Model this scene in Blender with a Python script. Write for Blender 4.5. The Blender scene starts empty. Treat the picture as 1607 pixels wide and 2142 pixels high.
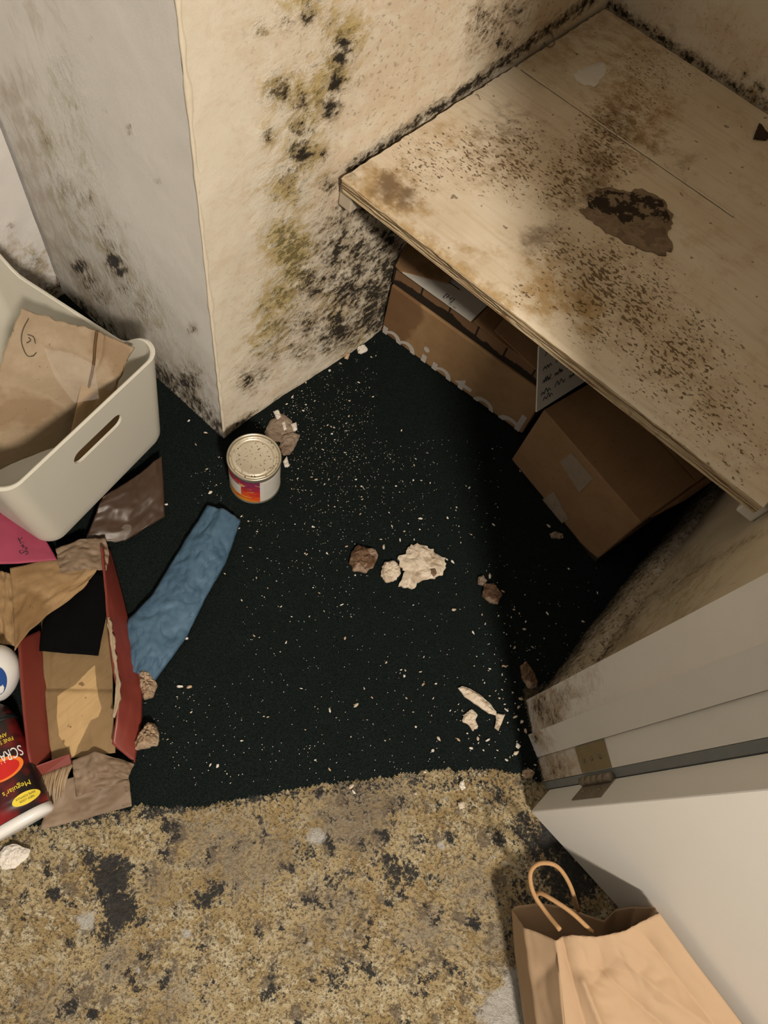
import bpy, bmesh, math, random
import numpy as np
from mathutils import Matrix, Vector

random.seed(7)
rng = np.random.default_rng(7)
sc = bpy.context.scene
COL = sc.collection

# ------------------------------------------------------------------ camera
W_PX, H_PX, F_PX, CAM_H = 1607, 2142, 1440.0, 1.2
CX, CY = 803.5, 1071.0
_n = np.array([-244., 679., F_PX]); _n /= np.linalg.norm(_n)
_r = np.cross(_n, [0, 0, 1.]); _r /= np.linalg.norm(_r); _u = np.cross(_n, _r)
_X = math.cos(.4207) * _r + math.sin(.4207) * _u
if _X[0] < 0: _X = -_X
_Z = -_n; _Y = np.cross(_Z, _X)
ROT = np.stack([_X, _Y, _Z])
CAM = np.array([0, 0, CAM_H])
cd = bpy.data.cameras.new('camera'); cam = bpy.data.objects.new('camera', cd); COL.objects.link(cam)
cd.sensor_fit = 'VERTICAL'; cd.sensor_height = 36.0; cd.lens = F_PX / H_PX * 36.0
cd.clip_start = .02; cd.clip_end = 50
m3 = np.stack([ROT[:, 0], -ROT[:, 1], -ROT[:, 2]], 1)
m4 = np.eye(4); m4[:3, :3] = m3; m4[:3, 3] = CAM
cam.matrix_world = Matrix(m4.tolist())
sc.camera = cam

# ------------------------------------------------------------------ world, lights, exposure
w = bpy.data.worlds.new('world'); sc.world = w; w.use_nodes = True
bg = w.node_tree.nodes['Background']
bg.inputs[0].default_value = (1.0, .95, .89, 1); bg.inputs[1].default_value = .15
LAMP = (1.42, -.66, 2.35)
ld = bpy.data.lights.new('room_ceiling_lamp', 'AREA'); ld.shape = 'DISK'; ld.size = .24
ld.energy = 66; ld.color = (1.0, .88, .735)
lo = bpy.data.objects.new('room_ceiling_lamp', ld); COL.objects.link(lo)
lo.location = LAMP
lo.rotation_euler = (Vector((-.35, .75, .3)) - Vector(LAMP)).to_track_quat('-Z', 'Y').to_euler()
l2 = bpy.data.lights.new('added_fill_light', 'AREA'); l2.shape = 'DISK'; l2.size = .5  # added overhead fill, no such lamp seen; lifts shelf, back wall and jamb
l2.energy = 42; l2.color = (1.0, .92, .82)
lo2 = bpy.data.objects.new('added_fill_light', l2); COL.objects.link(lo2); lo2.location = (-.15, -.42, 2.45)
lo2.rotation_euler = (Vector((-.25, .7, .3)) - lo2.location).to_track_quat('-Z', 'Y').to_euler()
sc.view_settings.view_transform = 'Standard'; sc.view_settings.look = 'None'
sc.view_settings.exposure = 0.30; sc.view_settings.gamma = 1.0
sc.view_settings.use_curve_mapping = False

# ------------------------------------------------------------------ measuring helpers (photo pixel -> point on a known surface)
def ray(px, py): return ROT @ np.array([px - CX, py - CY, F_PX])
def hz(px, py, z=0.):
    d = ray(px, py); return CAM + d * ((z - CAM_H) / d[2])
def hx(px, py, x):
    d = ray(px, py); return CAM + d * (x / d[0])
def hy(px, py, y):
    d = ray(px, py); return CAM + d * (y / d[1])

# ------------------------------------------------------------------ noise
def _hash(i, j, s):
    n = (i * 374761393 + j * 668265263 + s * 1442695041) & 0xffffffff
    n = ((n ^ (n >> 13)) * 1274126177) & 0xffffffff
    return ((n ^ (n >> 16)) & 0xffff) / 65535.0
def vnoise(x, y, s=0):
    x = np.asarray(x, float); y = np.asarray(y, float)
    i = np.floor(x).astype(np.int64); j = np.floor(y).astype(np.int64)
    fx = x - i; fy = y - j; fx = fx*fx*(3-2*fx); fy = fy*fy*(3-2*fy)
    a = _hash(i, j, s); b = _hash(i+1, j, s); c = _hash(i, j+1, s); d = _hash(i+1, j+1, s)
    return (a*(1-fx)+b*fx)*(1-fy) + (c*(1-fx)+d*fx)*fy
def fbm(x, y, s=0, o=4):
    t = 0; a = .5; tot = 0
    for k in range(o):
        t = t + a*vnoise(x, y, s+k*17); tot += a; a *= .5; x = x*2.03+3.1; y = y*2.03+1.7
    return t/tot
def sstep(a, b, x):
    t = np.clip((x-a)/(b-a), 0, 1); return t*t*(3-2*t)

# ------------------------------------------------------------------ mesh helpers
def mesh_np(name, V, F, mats, smooth=True, mask=None):
    V = np.asarray(V, np.float32); me = bpy.data.meshes.new(name)
    if isinstance(F, np.ndarray) and F.ndim == 2:
        nf, k = F.shape
        me.vertices.add(len(V)); me.vertices.foreach_set('co', V.ravel())
        me.loops.add(nf*k); me.loops.foreach_set('vertex_index', F.astype(np.int32).ravel())
        me.polygons.add(nf); me.polygons.foreach_set('loop_start', (np.arange(nf)*k).astype(np.int32))
        me.update(calc_edges=True); me.validate()
    else:
        me.from_pydata(V.tolist(), [], [list(map(int, f)) for f in F]); me.update()
    if smooth: me.polygons.foreach_set('use_smooth', np.ones(len(me.polygons), bool))
    if mask is not None:
        ca = me.color_attributes.new('mask', 'FLOAT_COLOR', 'POINT')
        c = np.ones((len(V), 4), np.float32); c[:, :3] = mask; ca.data.foreach_set('color', c.ravel())
    for m in (mats if isinstance(mats, (list, tuple)) else [mats]): me.materials.append(m)
    return me
def origin_of(o):
    p = Vector((0, 0, 0))
    while o is not None: p = p + o.location; o = o.parent
    return np.array(p)
def tag(o, label=None, cat=None, group=None, kind=None):
    if label: o['label'] = label
    if cat: o['category'] = cat
    if group: o['group'] = group
    if kind: o['kind'] = kind
    return o
def put(name, V, F, mat, parent=None, smooth=True, mask=None, loc=None, kind=None):
    """one mesh object; V in world space"""
    V = np.asarray(V, float)
    if parent is not None: base = origin_of(parent); o_loc = (0, 0, 0)
    else:
        if loc is None: loc = ((V[:, 0].min()+V[:, 0].max())/2, (V[:, 1].min()+V[:, 1].max())/2, V[:, 2].min())
        base = np.array(loc); o_loc = loc
    me = mesh_np(name, V-base, F, mat, smooth, mask)
    o = bpy.data.objects.new(name, me); COL.objects.link(o); o.location = o_loc
    if parent is not None: o.parent = parent
    if kind: o['kind'] = kind
    return o
def empty(name, loc, label, cat, group=None):
    o = bpy.data.objects.new(name, None); COL.objects.link(o); o.location = loc
    o.empty_display_size = .02
    return tag(o, label, cat, group)
def grid_faces(nu, nv, closed_u=False):
    idx = np.arange(nu*nv).reshape(nv, nu)
    if closed_u: idx = np.concatenate([idx, idx[:, :1]], 1)
    return np.stack([idx[:-1, :-1], idx[:-1, 1:], idx[1:, 1:], idx[1:, :-1]], -1).reshape(-1, 4)
def join(parts):
    Vs, Fs, n = [], [], 0
    for V, F in parts:
        V = np.asarray(V, float); Vs.append(V); Fs += [[int(i)+n for i in f] for f in F]; n += len(V)
    return np.concatenate(Vs), Fs
def slab(q, th, nrm=None):
    """plate from a planar polygon q (k,3); thickness th against the normal"""
    q = np.asarray(q, float); k = len(q)
    if nrm is None:
        nrm = np.cross(q[1]-q[0], q[2]-q[0]); nrm = nrm/np.linalg.norm(nrm)
    V = np.concatenate([q, q-np.asarray(nrm)*th])
    F = [list(range(k)), list(range(2*k-1, k-1, -1))]+[[i, i+k, (i+1) % k+k, (i+1) % k] for i in range(k)]
    return V, F
def boxv(c0, c1):
    x0, y0, z0 = c0; x1, y1, z1 = c1
    V = [(x0,y0,z0),(x1,y0,z0),(x1,y1,z0),(x0,y1,z0),(x0,y0,z1),(x1,y0,z1),(x1,y1,z1),(x0,y1,z1)]
    F = [(0,3,2,1),(4,5,6,7),(0,1,5,4),(1,2,6,5),(2,3,7,6),(3,0,4,7)]
    return np.array(V, float), F
def prism(base, z0, z1):
    base = np.asarray(base, float); k = len(base)
    V = np.concatenate([np.c_[base, np.full(k, z0)], np.c_[base, np.full(k, z1)]])
    F = [list(range(k-1, -1, -1)), list(range(k, 2*k))]+[[i, (i+1) % k, (i+1) % k+k, i+k] for i in range(k)]
    return V, F
def bevel(o, wd, seg=2):
    b = o.modifiers.new('bevel', 'BEVEL'); b.width = wd; b.segments = seg; b.limit_method = 'ANGLE'; return o
def solid(o, th):
    s = o.modifiers.new('thickness', 'SOLIDIFY'); s.thickness = th; s.offset = -1; return o
def tube(P, r, n=6, taper=None):
    P = np.asarray(P, float); N = len(P); V = []
    T = np.gradient(P, axis=0); T /= np.linalg.norm(T, axis=1)[:, None]+1e-12
    ref = np.array([.31, .17, .93])
    for i in range(N):
        a = np.cross(T[i], ref); a /= np.linalg.norm(a); b = np.cross(T[i], a)
        rr = r if taper is None else r*taper[i]
        for k in range(n):
            t = 2*math.pi*k/n; V.append(P[i]+rr*(math.cos(t)*a+math.sin(t)*b))
    F = [tuple(f) for f in grid_faces(n, N, True)]
    F += [list(range(n-1, -1, -1)), list(range((N-1)*n, N*n))]
    return np.array(V), F
def spline(P, n):
    """Catmull-Rom through P"""
    P = np.asarray(P, float); Q = np.concatenate([[2*P[0]-P[1]], P, [2*P[-1]-P[-2]]]); out = []
    m = len(P)-1
    for t in np.linspace(0, m-1e-9, n):
        i = int(t); f = t-i; a, b, c, d = Q[i], Q[i+1], Q[i+2], Q[i+3]
        out.append(.5*((2*b)+(-a+c)*f+(2*a-5*b+4*c-d)*f*f+(-a+3*b-3*c+d)*f**3))
    return np.array(out)
def lathe(prof, c, n=48):
    """prof: (r,z) list; around +z at c"""
    V = []
    for r, z in prof:
        for k in range(n):
            t = 2*math.pi*k/n; V.append((c[0]+r*math.cos(t), c[1]+r*math.sin(t), c[2]+z))
    return np.array(V), [tuple(f) for f in grid_faces(n, len(prof), True)]
def resample(P, n):
    P = np.asarray(P, float)
    if len(P) == 2: return P[0]+(P[1]-P[0])*np.linspace(0, 1, n)[:, None]
    s = np.r_[0, np.cumsum(np.linalg.norm(np.diff(P, axis=0), axis=1))]; t = np.linspace(0, s[-1], n)
    return np.stack([np.interp(t, s, P[:, k]) for k in range(3)], 1)
def P3(L): return np.array([hz(*p) for p in L])
def coons(top, right, bottom, left, nu, nv):
    """surface patch between four measured edges: top & bottom run left->right, left & right run top->bottom"""
    T = resample(top, nu); B = resample(bottom, nu); L = resample(left, nv); R = resample(right, nv)
    u = np.linspace(0, 1, nu)[None, :, None]; v = np.linspace(0, 1, nv)[:, None, None]
    S = (1-v)*T[None]+v*B[None]+(1-u)*L[:, None]+u*R[:, None]
    S -= (1-u)*(1-v)*T[0]+u*(1-v)*T[-1]+(1-u)*v*B[0]+u*v*B[-1]
    return S.reshape(-1, 3), grid_faces(nu, nv)
def crumple(V, nu, nv, amp, freq, seed=0, ridged=True):
    u, v = np.meshgrid(np.linspace(0, 1, nu), np.linspace(0, 1, nv)); u = u.ravel(); v = v.ravel()
    n = fbm(u*freq, v*freq, seed, 3)
    if ridged: n = 1-np.abs(2*n-1)*2
    else: n = 2*n-1
    V = V.copy(); V[:, 2] += amp*n; return V

# ------------------------------------------------------------------ stains: photo-measured patches on a surface, kept in that surface's metres
def stains(UV, hit, items):
    out = np.zeros(len(UV))
    for it in items:
        px, py, r, s = it
        c = hit(px, py); a = hit(px+r, py)-c; b = hit(px, py+r)-c
        Jm = np.array([[a[0], b[0]], [a[1], b[1]]]); inv = np.linalg.inv(Jm)
        d = (UV-c)@inv.T; q = d[:, 0]**2+d[:, 1]**2
        out = np.maximum(out, s*np.exp(-q*.9))
    return out
def polymask(UV, hit, poly, soft):
    """1 inside a measured outline on the surface, fading over soft metres"""
    P = np.array([hit(*p) for p in poly]); n = len(P); ins = np.zeros(len(UV), bool); dist = np.full(len(UV), 9.)
    for i in range(n):
        a, b = P[i], P[(i+1) % n]; e = b-a
        t = np.clip(((UV-a)@e)/(e@e), 0, 1); dist = np.minimum(dist, np.linalg.norm(UV-a-t[:, None]*e, axis=1))
        c = (a[1] > UV[:, 1]) != (b[1] > UV[:, 1]); ins ^= c & (UV[:, 0] < (b[0]-a[0])*(UV[:, 1]-a[1])/((b[1]-a[1]) or 1e-9)+a[0])
    return sstep(-soft, soft, np.where(ins, dist, -dist))
def line(pts, r, s):
    out = []
    for (x0, y0), (x1, y1) in zip(pts[:-1], pts[1:]):
        n = max(2, int(math.hypot(x1-x0, y1-y0)/(r*.8)))
        out += [(x0+(x1-x0)*t, y0+(y1-y0)*t, r, s) for t in np.linspace(0, 1, n)]
    return out

# ------------------------------------------------------------------ materials
class G:
    def __init__(s, name, rough=.7, spec=.3):
        s.m = bpy.data.materials.new(name); s.m.use_nodes = True; s.nt = s.m.node_tree
        s.b = s.nt.nodes['Principled BSDF']; s.b.inputs['Roughness'].default_value = rough
        s.b.inputs['Specular IOR Level'].default_value = spec
        s._tc = None
    def node(s, t, **kw):
        n = s.nt.nodes.new(t)
        for k, v in kw.items(): setattr(n, k, v)
        return n
    def set(s, sock, v):
        if isinstance(v, bpy.types.NodeSocket): s.nt.links.new(v, sock)
        elif v is not None:
            if sock.type == 'RGBA' and len(v) == 3: v = (*v, 1)
            sock.default_value = v
    def co(s):
        if s._tc is None: s._tc = s.node('ShaderNodeTexCoord').outputs['Object']
        return s._tc
    def mapping(s, scale=(1,1,1), rot=(0,0,0), loc=(0,0,0)):
        n = s.node('ShaderNodeMapping'); s.set(n.inputs[0], s.co())
        n.inputs['Scale'].default_value = scale; n.inputs['Rotation'].default_value = rot; n.inputs['Location'].default_value = loc
        return n.outputs[0]
    def noise(s, scale, detail=4, rough=.6, vec=None, dist=0):
        n = s.node('ShaderNodeTexNoise'); s.set(n.inputs['Vector'], vec if vec is not None else s.co())
        n.inputs['Scale'].default_value = scale; n.inputs['Detail'].default_value = detail
        n.inputs['Roughness'].default_value = rough; n.inputs['Distortion'].default_value = dist
        return n.outputs[0]
    def voro(s, scale, vec=None, feature='F1', rnd=1):
        n = s.node('ShaderNodeTexVoronoi', feature=feature); s.set(n.inputs['Vector'], vec if vec is not None else s.co())
        n.inputs['Scale'].default_value = scale; n.inputs['Randomness'].default_value = rnd
        return n.outputs['Distance']
    def math(s, op, a, b=None, c=None):
        n = s.node('ShaderNodeMath', operation=op); s.set(n.inputs[0], a)
        if b is not None: s.set(n.inputs[1], b)
        if c is not None: s.set(n.inputs[2], c)
        return n.outputs[0]
    def rng(s, v, a, b, lo=0., hi=1.):
        n = s.node('ShaderNodeMapRange', interpolation_type='SMOOTHSTEP'); s.set(n.inputs[0], v)
        for i, x in enumerate((a, b, lo, hi)): s.set(n.inputs[i+1], x)
        return n.outputs[0]
    def mix(s, f, a, b, blend='MIX'):
        n = s.node('ShaderNodeMix', data_type='RGBA', blend_type=blend)
        s.set(n.inputs[0], f); s.set(n.inputs[6], a); s.set(n.inputs[7], b); return n.outputs[2]
    def attr(s, name='mask'):
        n = s.node('ShaderNodeAttribute', attribute_name=name); q = s.node('ShaderNodeSeparateColor')
        s.set(q.inputs[0], n.outputs['Color']); return q.outputs
    def xyz(s, vec=None):
        q = s.node('ShaderNodeSeparateXYZ'); s.set(q.inputs[0], vec if vec is not None else s.co()); return q.outputs
    def color(s, c): s.set(s.b.inputs['Base Color'], c)
    def bump(s, h, strength=.4, dist=.003):
        n = s.node('ShaderNodeBump'); n.inputs['Strength'].default_value = strength; n.inputs['Distance'].default_value = dist
        s.set(n.inputs['Height'], h); s.set(s.b.inputs['Normal'], n.outputs[0])
    def seep(s, mask, nz, gain=1.0, thr=.5, soft=.1):
        """a stain edge broken up by noise"""
        v = s.math('ADD', mask, s.math('MULTIPLY', s.math('SUBTRACT', nz, .5), gain))
        return s.math('MULTIPLY', s.rng(v, thr-soft, thr+soft), s.rng(mask, .02, .15))

def plain(name, col, rough=.6, var=.08, scale=30, spec=.3, metal=0, bump=.15, bscale=120):
    g = G(name, rough, spec)
    c = np.array(col)
    g.color(g.mix(g.noise(scale, 4), tuple(c*(1-var)), tuple(np.minimum(c*(1+var), 1))))
    g.b.inputs['Metallic'].default_value = metal
    if bump: g.bump(g.noise(bscale, 3), bump, .001)
    return g.m

def mat_moldwall(name, c1, c2, dirt, yellow, black, stretch=(1, 1, 1), freckle=.5):
    g = G(name, .85, .15); R, Gn, B = g.attr()[:3]; mp = g.mapping(stretch)
    n1 = g.noise(6, 4); n2 = g.rng(g.noise(38, 6, .7, mp, .6), .28, .72); n3 = g.rng(g.noise(110, 5, .75, mp), .3, .7); n4 = g.noise(420, 2)
    c = g.mix(g.rng(n1, .3, .7), c1, c2)
    c = g.mix(g.math('MULTIPLY', g.seep(B, n2, .8, .55, .5), .8), c, dirt)
    fr = g.math('MULTIPLY', g.rng(g.noise(150, 3, .6, mp), .57, .66), g.rng(B, .1, .8))
    c = g.mix(g.math('MULTIPLY', fr, freckle), c, (.20, .145, .10))
    c = g.mix(g.math('MULTIPLY', g.seep(Gn, n2, .9, .5, .35), .75), c, yellow)
    c = g.mix(g.math('MULTIPLY', g.seep(Gn, n3, 1.1, .85, .3), .8), c, (.13, .105, .03))
    c = g.mix(g.math('MULTIPLY', g.seep(R, n2, .9, .50, .35), .6), c, (.31, .235, .14))
    c = g.mix(g.math('MULTIPLY', g.seep(R, n3, 1.0, .62, .25), .75), c, (.125, .098, .06))
    k = g.math('ADD', g.math('MULTIPLY', n2, .55), g.math('MULTIPLY', n3, .45))
    c = g.mix(g.math('MULTIPLY', g.seep(R, k, 1.25, .74, .16), .95), c, black)
    g.color(c)
    hh = g.math('ADD', g.math('MULTIPLY', n3, g.math('ADD', .04, g.math('ADD', R, g.math('MULTIPLY', Gn, .8)))), g.math('MULTIPLY', n4, .05))
    g.bump(hh, .6, .005)
    return g.m

CREAM = mat_moldwall('mouldy cream plaster', (.74, .67, .54), (.80, .74, .62), (.66, .53, .39), (.50, .38, .13), (.030, .026, .020), (1, .6, 1))
GREYW = mat_moldwall('damp grey-white plaster', (.63, .61, .57), (.69, .67, .63), (.44, .385, .32), (.46, .43, .31), (.05, .047, .048), (1, 1, .5), .25)
WHITEW = mat_moldwall('white damp plaster', (.70, .68, .65), (.74, .72, .69), (.42, .34, .26), (.45, .40, .25), (.05, .04, .03))
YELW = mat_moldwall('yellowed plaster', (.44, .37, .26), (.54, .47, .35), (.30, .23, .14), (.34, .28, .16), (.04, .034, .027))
PAINT = mat_moldwall('old white gloss paint', (.70, .67, .61), (.74, .71, .65), (.40, .30, .20), (.42, .40, .28), (.06, .055, .05))

def mat_shelf():
    g = G('stained shelf board', .62, .3); R, Gn, B = g.attr()[:3]
    n1 = g.noise(7, 5, .6); n2 = g.rng(g.noise(40, 6, .7), .28, .72); mp = g.mapping((.8, 1.3, 1), (0, 0, .25))
    grain = g.noise(60, 3, .6, g.mapping((.10, 1.6, 1)))
    c = g.mix(g.rng(n1, .3, .7), (.68, .58, .44), (.77, .69, .56))
    c = g.mix(g.math('MULTIPLY', g.rng(grain, .45, .75), .30), c, (.46, .35, .22))
    c = g.mix(g.math('MULTIPLY', g.rng(g.noise(22, 5, .7), .52, .68), .35), c, (.50, .37, .22))
    c = g.mix(g.math('MULTIPLY', g.seep(Gn, n2, .7, .5, .4), .8), c, (.40, .25, .085))
    c = g.mix(g.math('MULTIPLY', g.seep(B, n2, .6, .55, .4), .8), c, (.15, .10, .06))
    c = g.mix(g.math('MULTIPLY', g.seep(R, n2, .8, .65, .4), .42), c, (.36, .25, .13))
    vo = g.noise(165, 3, .6, mp)
    th = g.math('SUBTRACT', .668, g.math('MULTIPLY', R, .16))
    sp = g.math('MULTIPLY', g.rng(g.math('SUBTRACT', vo, th), -.01, .035), g.rng(R, .08, .3))
    c = g.mix(g.math('MULTIPLY', sp, .9), c, (.12, .072, .03))
    few = g.rng(g.noise(55, 2, .5), .70, .73)
    c = g.mix(g.math('MULTIPLY', few, .7), c, (.14, .09, .045))
    g.color(c); g.bump(g.math('ADD', g.math('MULTIPLY', grain, .5), g.math('MULTIPLY', vo, R)), .35, .002)
    return g.m
SHELF = mat_shelf()
def mat_edge():
    g = G('delaminated shelf edge', .7, .2)
    s = g.noise(40, 4, .6, g.mapping((.25, 1, 9)))
    c = g.mix(g.rng(s, .35, .6), (.24, .15, .07), (.68, .55, .36))
    c = g.mix(g.rng(g.noise(22, 4), .58, .75), c, (.17, .09, .035))
    g.color(c); g.bump(s, .8, .004); return g.m
EDGE = mat_edge()

def mat_floor():
    g = G('bare screed with yellow adhesive', .7, .35); R, Gn, B = g.attr()[:3]
    n1 = g.noise(12, 5, .65); n2 = g.rng(g.noise(55, 6, .75), .28, .72); n3 = g.rng(g.noise(190, 4, .75), .3, .7); n5 = g.noise(28, 6, .75)
    c = g.mix(g.rng(n1, .36, .64), (.49, .355, .165), (.68, .545, .32))
    c = g.mix(g.rng(n2, .46, .72), c, (.79, .69, .47))
    c = g.mix(g.math('MULTIPLY', g.rng(n3, .58, .80), .85), c, (.14, .10, .06))
    c = g.mix(g.math('MULTIPLY', g.seep(Gn, n2, .8, .5, .4), .8), c, (.33, .27, .20))
    c = g.mix(g.math('MULTIPLY', g.rng(n5, .55, .60), .75), c, (.19, .145, .10))
    c = g.mix(g.rng(g.noise(26, 7, .8), .565, .60), c, (.050, .048, .046))
    k = g.math('ADD', g.math('MULTIPLY', n2, .6), g.math('MULTIPLY', n3, .4))
    c = g.mix(g.math('MULTIPLY', g.seep(R, k, 1.2, .66, .14), .95), c, (.035, .036, .039))
    c = g.mix(g.seep(B, n2, .5, .5, .2), c, (.66, .63, .57))
    c = g.mix(g.rng(g.noise(46, 4, .6, g.mapping((1, 1, 1), (0, 0, 0), (4, 2, 0))), .69, .72), c, (.64, .60, .53))
    g.color(c)
    g.set(g.b.inputs['Roughness'], g.rng(n2, .1, .9, .5, .85))
    g.bump(g.math('ADD', n2, g.math('MULTIPLY', n3, .7)), .9, .005); return g.m
FLOOR = mat_floor()
def mat_carpet():
    g = G('black-green carpet', .95, .08)
    n = g.noise(500, 2, .7)
    c = g.mix(g.rng(n, .3, .75), (.0035, .0058, .0055), (.015, .0225, .0210))
    c = g.mix(g.rng(g.noise(1400, 1), .70, .74), c, (.10, .10, .09))
    g.color(c); g.bump(n, .8, .004); return g.m
CARPET = mat_carpet()
TUFT = plain('carpet tuft', (.0125, .019, .0178), .95, .5, 60, .1, bump=0)

def mat_card(name, c1, c2, stain, sc=18, amt=.5, rough=.8, dry=None):
    g = G(name, rough, .2); n = g.noise(sc, 5, .6); f = g.noise(140, 3, .6, g.mapping((1, .15, 1)))
    c = g.mix(g.rng(n, .35, .65), c1, c2)
    c = g.mix(g.math('MULTIPLY', g.rng(g.noise(sc*.55, 4, .55), .52, .60), amt), c, stain)
    c = g.mix(g.math('MULTIPLY', g.rng(f, .4, .7), .15), c, stain)
    sp = g.rng(g.noise(150, 2, .5), .70, .74)
    c = g.mix(g.math('MULTIPLY', sp, .6), c, tuple(np.array(stain)*.5))
    g.color(c); g.bump(f, .25, .0015); return g.m
CARDB = mat_card('brown corrugated card', (.25, .145, .072), (.30, .18, .092), (.12, .06, .028), 10, .45)
CARDB2 = mat_card('brown corrugated card plain', (.25, .15, .075), (.29, .175, .09), (.18, .10, .05), 10, .3)
CARDT = mat_card('mouldy pale card', (.35, .265, .175), (.42, .33, .23), (.25, .165, .09), 12, .7)
CARDK = mat_card('kraft card inner', (.30, .20, .105), (.35, .24, .13), (.20, .125, .06), 14, .6)
KRAFT = mat_card('stained kraft paper', (.32, .20, .095), (.38, .25, .13), (.19, .105, .04), 16, .7)
KRAFTD = mat_card('grey brown kraft paper', (.22, .155, .10), (.27, .20, .14), (.14, .09, .055), 16, .5, .5)
TAN = plain('clean kraft bag paper', (.43, .30, .19), .8, .06, 14, .15, bump=.2, bscale=40)
TWINE = plain('twisted paper cord', (.42, .25, .12), .8, .15, 200, .2)
FLAKE = mat_card('old plaster flake', (.58, .49, .38), (.72, .64, .53), (.36, .26, .17), 60, .6, .85)
FLAKEW = plain('white plaster', (.72, .67, .60), .85, .1, 80)
FLAKEP = plain('tan plaster crumb', (.55, .40, .27), .85, .15, 80)
CHUNKD = mat_card('brown crumbled plaster', (.10, .055, .03), (.17, .10, .06), (.42, .32, .24), 60, .5, .9)
CHUNKG = mat_card('grey brown plaster paper', (.24, .185, .14), (.32, .25, .19), (.14, .09, .06), 50, .6, .9)
CHUNKT = mat_card('cracked tan plaster', (.36, .26, .17), (.46, .34, .24), (.15, .10, .06), 60, .5, .9)
PLASTIC = plain('white plastic', (.63, .61, .53), .38, .03, 10, .5, bump=0)
WHITEPL = plain('glossy white plastic', (.80, .79, .77), .25, .02, 10, .5, bump=0)
BLACKPL = plain('glossy black plastic', (.012, .012, .013), .22, .1, 10, .5, bump=0)
INK = plain('black ink', (.02, .02, .025), .6, .1, 10, .2, bump=0)
WHITEINK = plain('white lettering', (.78, .77, .76), .5, .02, 10, .2, bump=0)
GREYINK = plain('pale grey print', (.50, .46, .42), .7, .1, 40, .2, bump=0)
YELINK = plain('yellow print', (.80, .62, .06), .5, .05, 10, .2, bump=0)
REDINK = plain('red print', (.55, .02, .015), .4, .1, 10, .3, bump=0)
ORINK = plain('orange print', (.85, .20, .03), .4, .1, 10, .3, bump=0)
BLUEINK = plain('blue label', (.02, .07, .28), .3, .1, 10, .4, bump=0)
RED = plain('dark red laminated card', (.19, .036, .026), .4, .18, 14, .45, bump=.1, bscale=30)
BLACKF = plain('black felt', (.0035, .0035, .0038), .95, .3, 60, .05)
PAPER = plain('white paper', (.62, .60, .55), .75, .05, 20, .2, bump=.05)
PINK = plain('pink envelope paper', (.33, .055, .10), .6, .35, 16, .3, bump=.1, bscale=30)
FOLDER = plain('glossy brown sheet', (.055, .030, .018), .4, .25, 14, .5, bump=.15, bscale=30)
VENEER = mat_card('peeled brown veneer', (.20, .145, .095), (.27, .20, .14), (.10, .065, .04), 60, .5, .7)
CHAR = plain('blackened veneer', (.035, .024, .017), .8, .4, 90, .2, bump=.5)
def mat_mottle():
    g = G('half blackened veneer', .75, .25); n = g.noise(55, 5, .7)
    c = g.mix(g.rng(n, .50, .56), (.028, .019, .013), (.23, .17, .115)); g.color(c); g.bump(n, .6, .003); return g.m
MOTTLE = mat_mottle()
DARKCHIP = plain('dark brown chip', (.035, .02, .013), .8, .3, 90)
BRASS = plain('painted over brass', (.27, .22, .12), .5, .2, 40, .4, .3)
IRON = plain('dirty hinge steel', (.22, .185, .14), .5, .3, 60, .4, .3)
GAP = plain('grey door gap shade', (.20, .21, .21), .6, .15, 30)
FILM = G('clear plastic film', .12, .5)
FILM.color((.75, .68, .62)); FILM.b.inputs['Alpha'].default_value = .14; FILM = FILM.m
TAPE = G('clear packing tape', .25, .5)
TAPE.color(TAPE.mix(TAPE.noise(80, 3), (.35, .27, .19), (.50, .42, .33))); TAPE.b.inputs['Alpha'].default_value = .55; TAPE = TAPE.m

def mat_blue():
    g = G('wrinkled blue cloth', .6, .3)
    n = g.noise(26, 5, .6); wv = g.noise(20, 2, .5, g.mapping((1, .6, 1), (0, 0, .9)), 1.0)
    c = g.mix(g.rng(n, .3, .7), (.048, .10, .165), (.075, .145, .22))
    ln_ = g.math('SUBTRACT', 1.0, g.rng(g.math('ABSOLUTE', g.math('SUBTRACT', wv, .5)), .004, .02)); c = g.mix(g.math('MULTIPLY', ln_, .4), c, (.03, .065, .11))
    g.color(c); g.bump(g.math('ABSOLUTE', g.math('SUBTRACT', wv, .5)), .5, .01); return g.m
BLUE = mat_blue()
def mat_tin(name, rust=.5, metal=.85, thr=.66):
    g = G(name, .32, .5); g.b.inputs['Metallic'].default_value = metal
    n = g.noise(220, 3, .6); c = g.mix(g.noise(30, 4), (.60, .54, .42), (.74, .68, .55))
    ru = g.rng(n, thr, thr+.06)
    c = g.mix(g.math('MULTIPLY', ru, rust), c, (.10, .055, .03))
    g.color(c); g.set(g.b.inputs['Roughness'], g.math('ADD', .28, g.math('MULTIPLY', g.noise(60, 3), .25))); return g.m
TIN = mat_tin('tinplate', .8)
TINLID = mat_tin('dusty tin lid', 1.0, .45, .60)
def mat_canlabel():
    g = G('can label print', .35, .4)
    x, y, z = g.xyz()[:3]
    n = g.noise(40, 3, .5, g.mapping((1, 1, 2.2), (.5, .4, 0)), .8)
    v = g.math('ADD', g.math('MULTIPLY', z, 9.0), g.math('MULTIPLY', g.math('SUBTRACT', n, .5), .9))
    v = g.math('ADD', v, g.math('MULTIPLY', x, 4.0))
    c = g.mix(g.rng(v, .05, .25), (.80, .38, .03), (.72, .10, .02))
    c = g.mix(g.rng(v, .3, .5), c, (.50, .03, .03))
    c = g.mix(g.rng(v, .55, .72), c, (.22, .03, .09))
    c = g.mix(g.rng(n, .60, .70), c, (.85, .45, .10))
    g.color(c); return g.m
CANLABEL = mat_canlabel()
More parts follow.
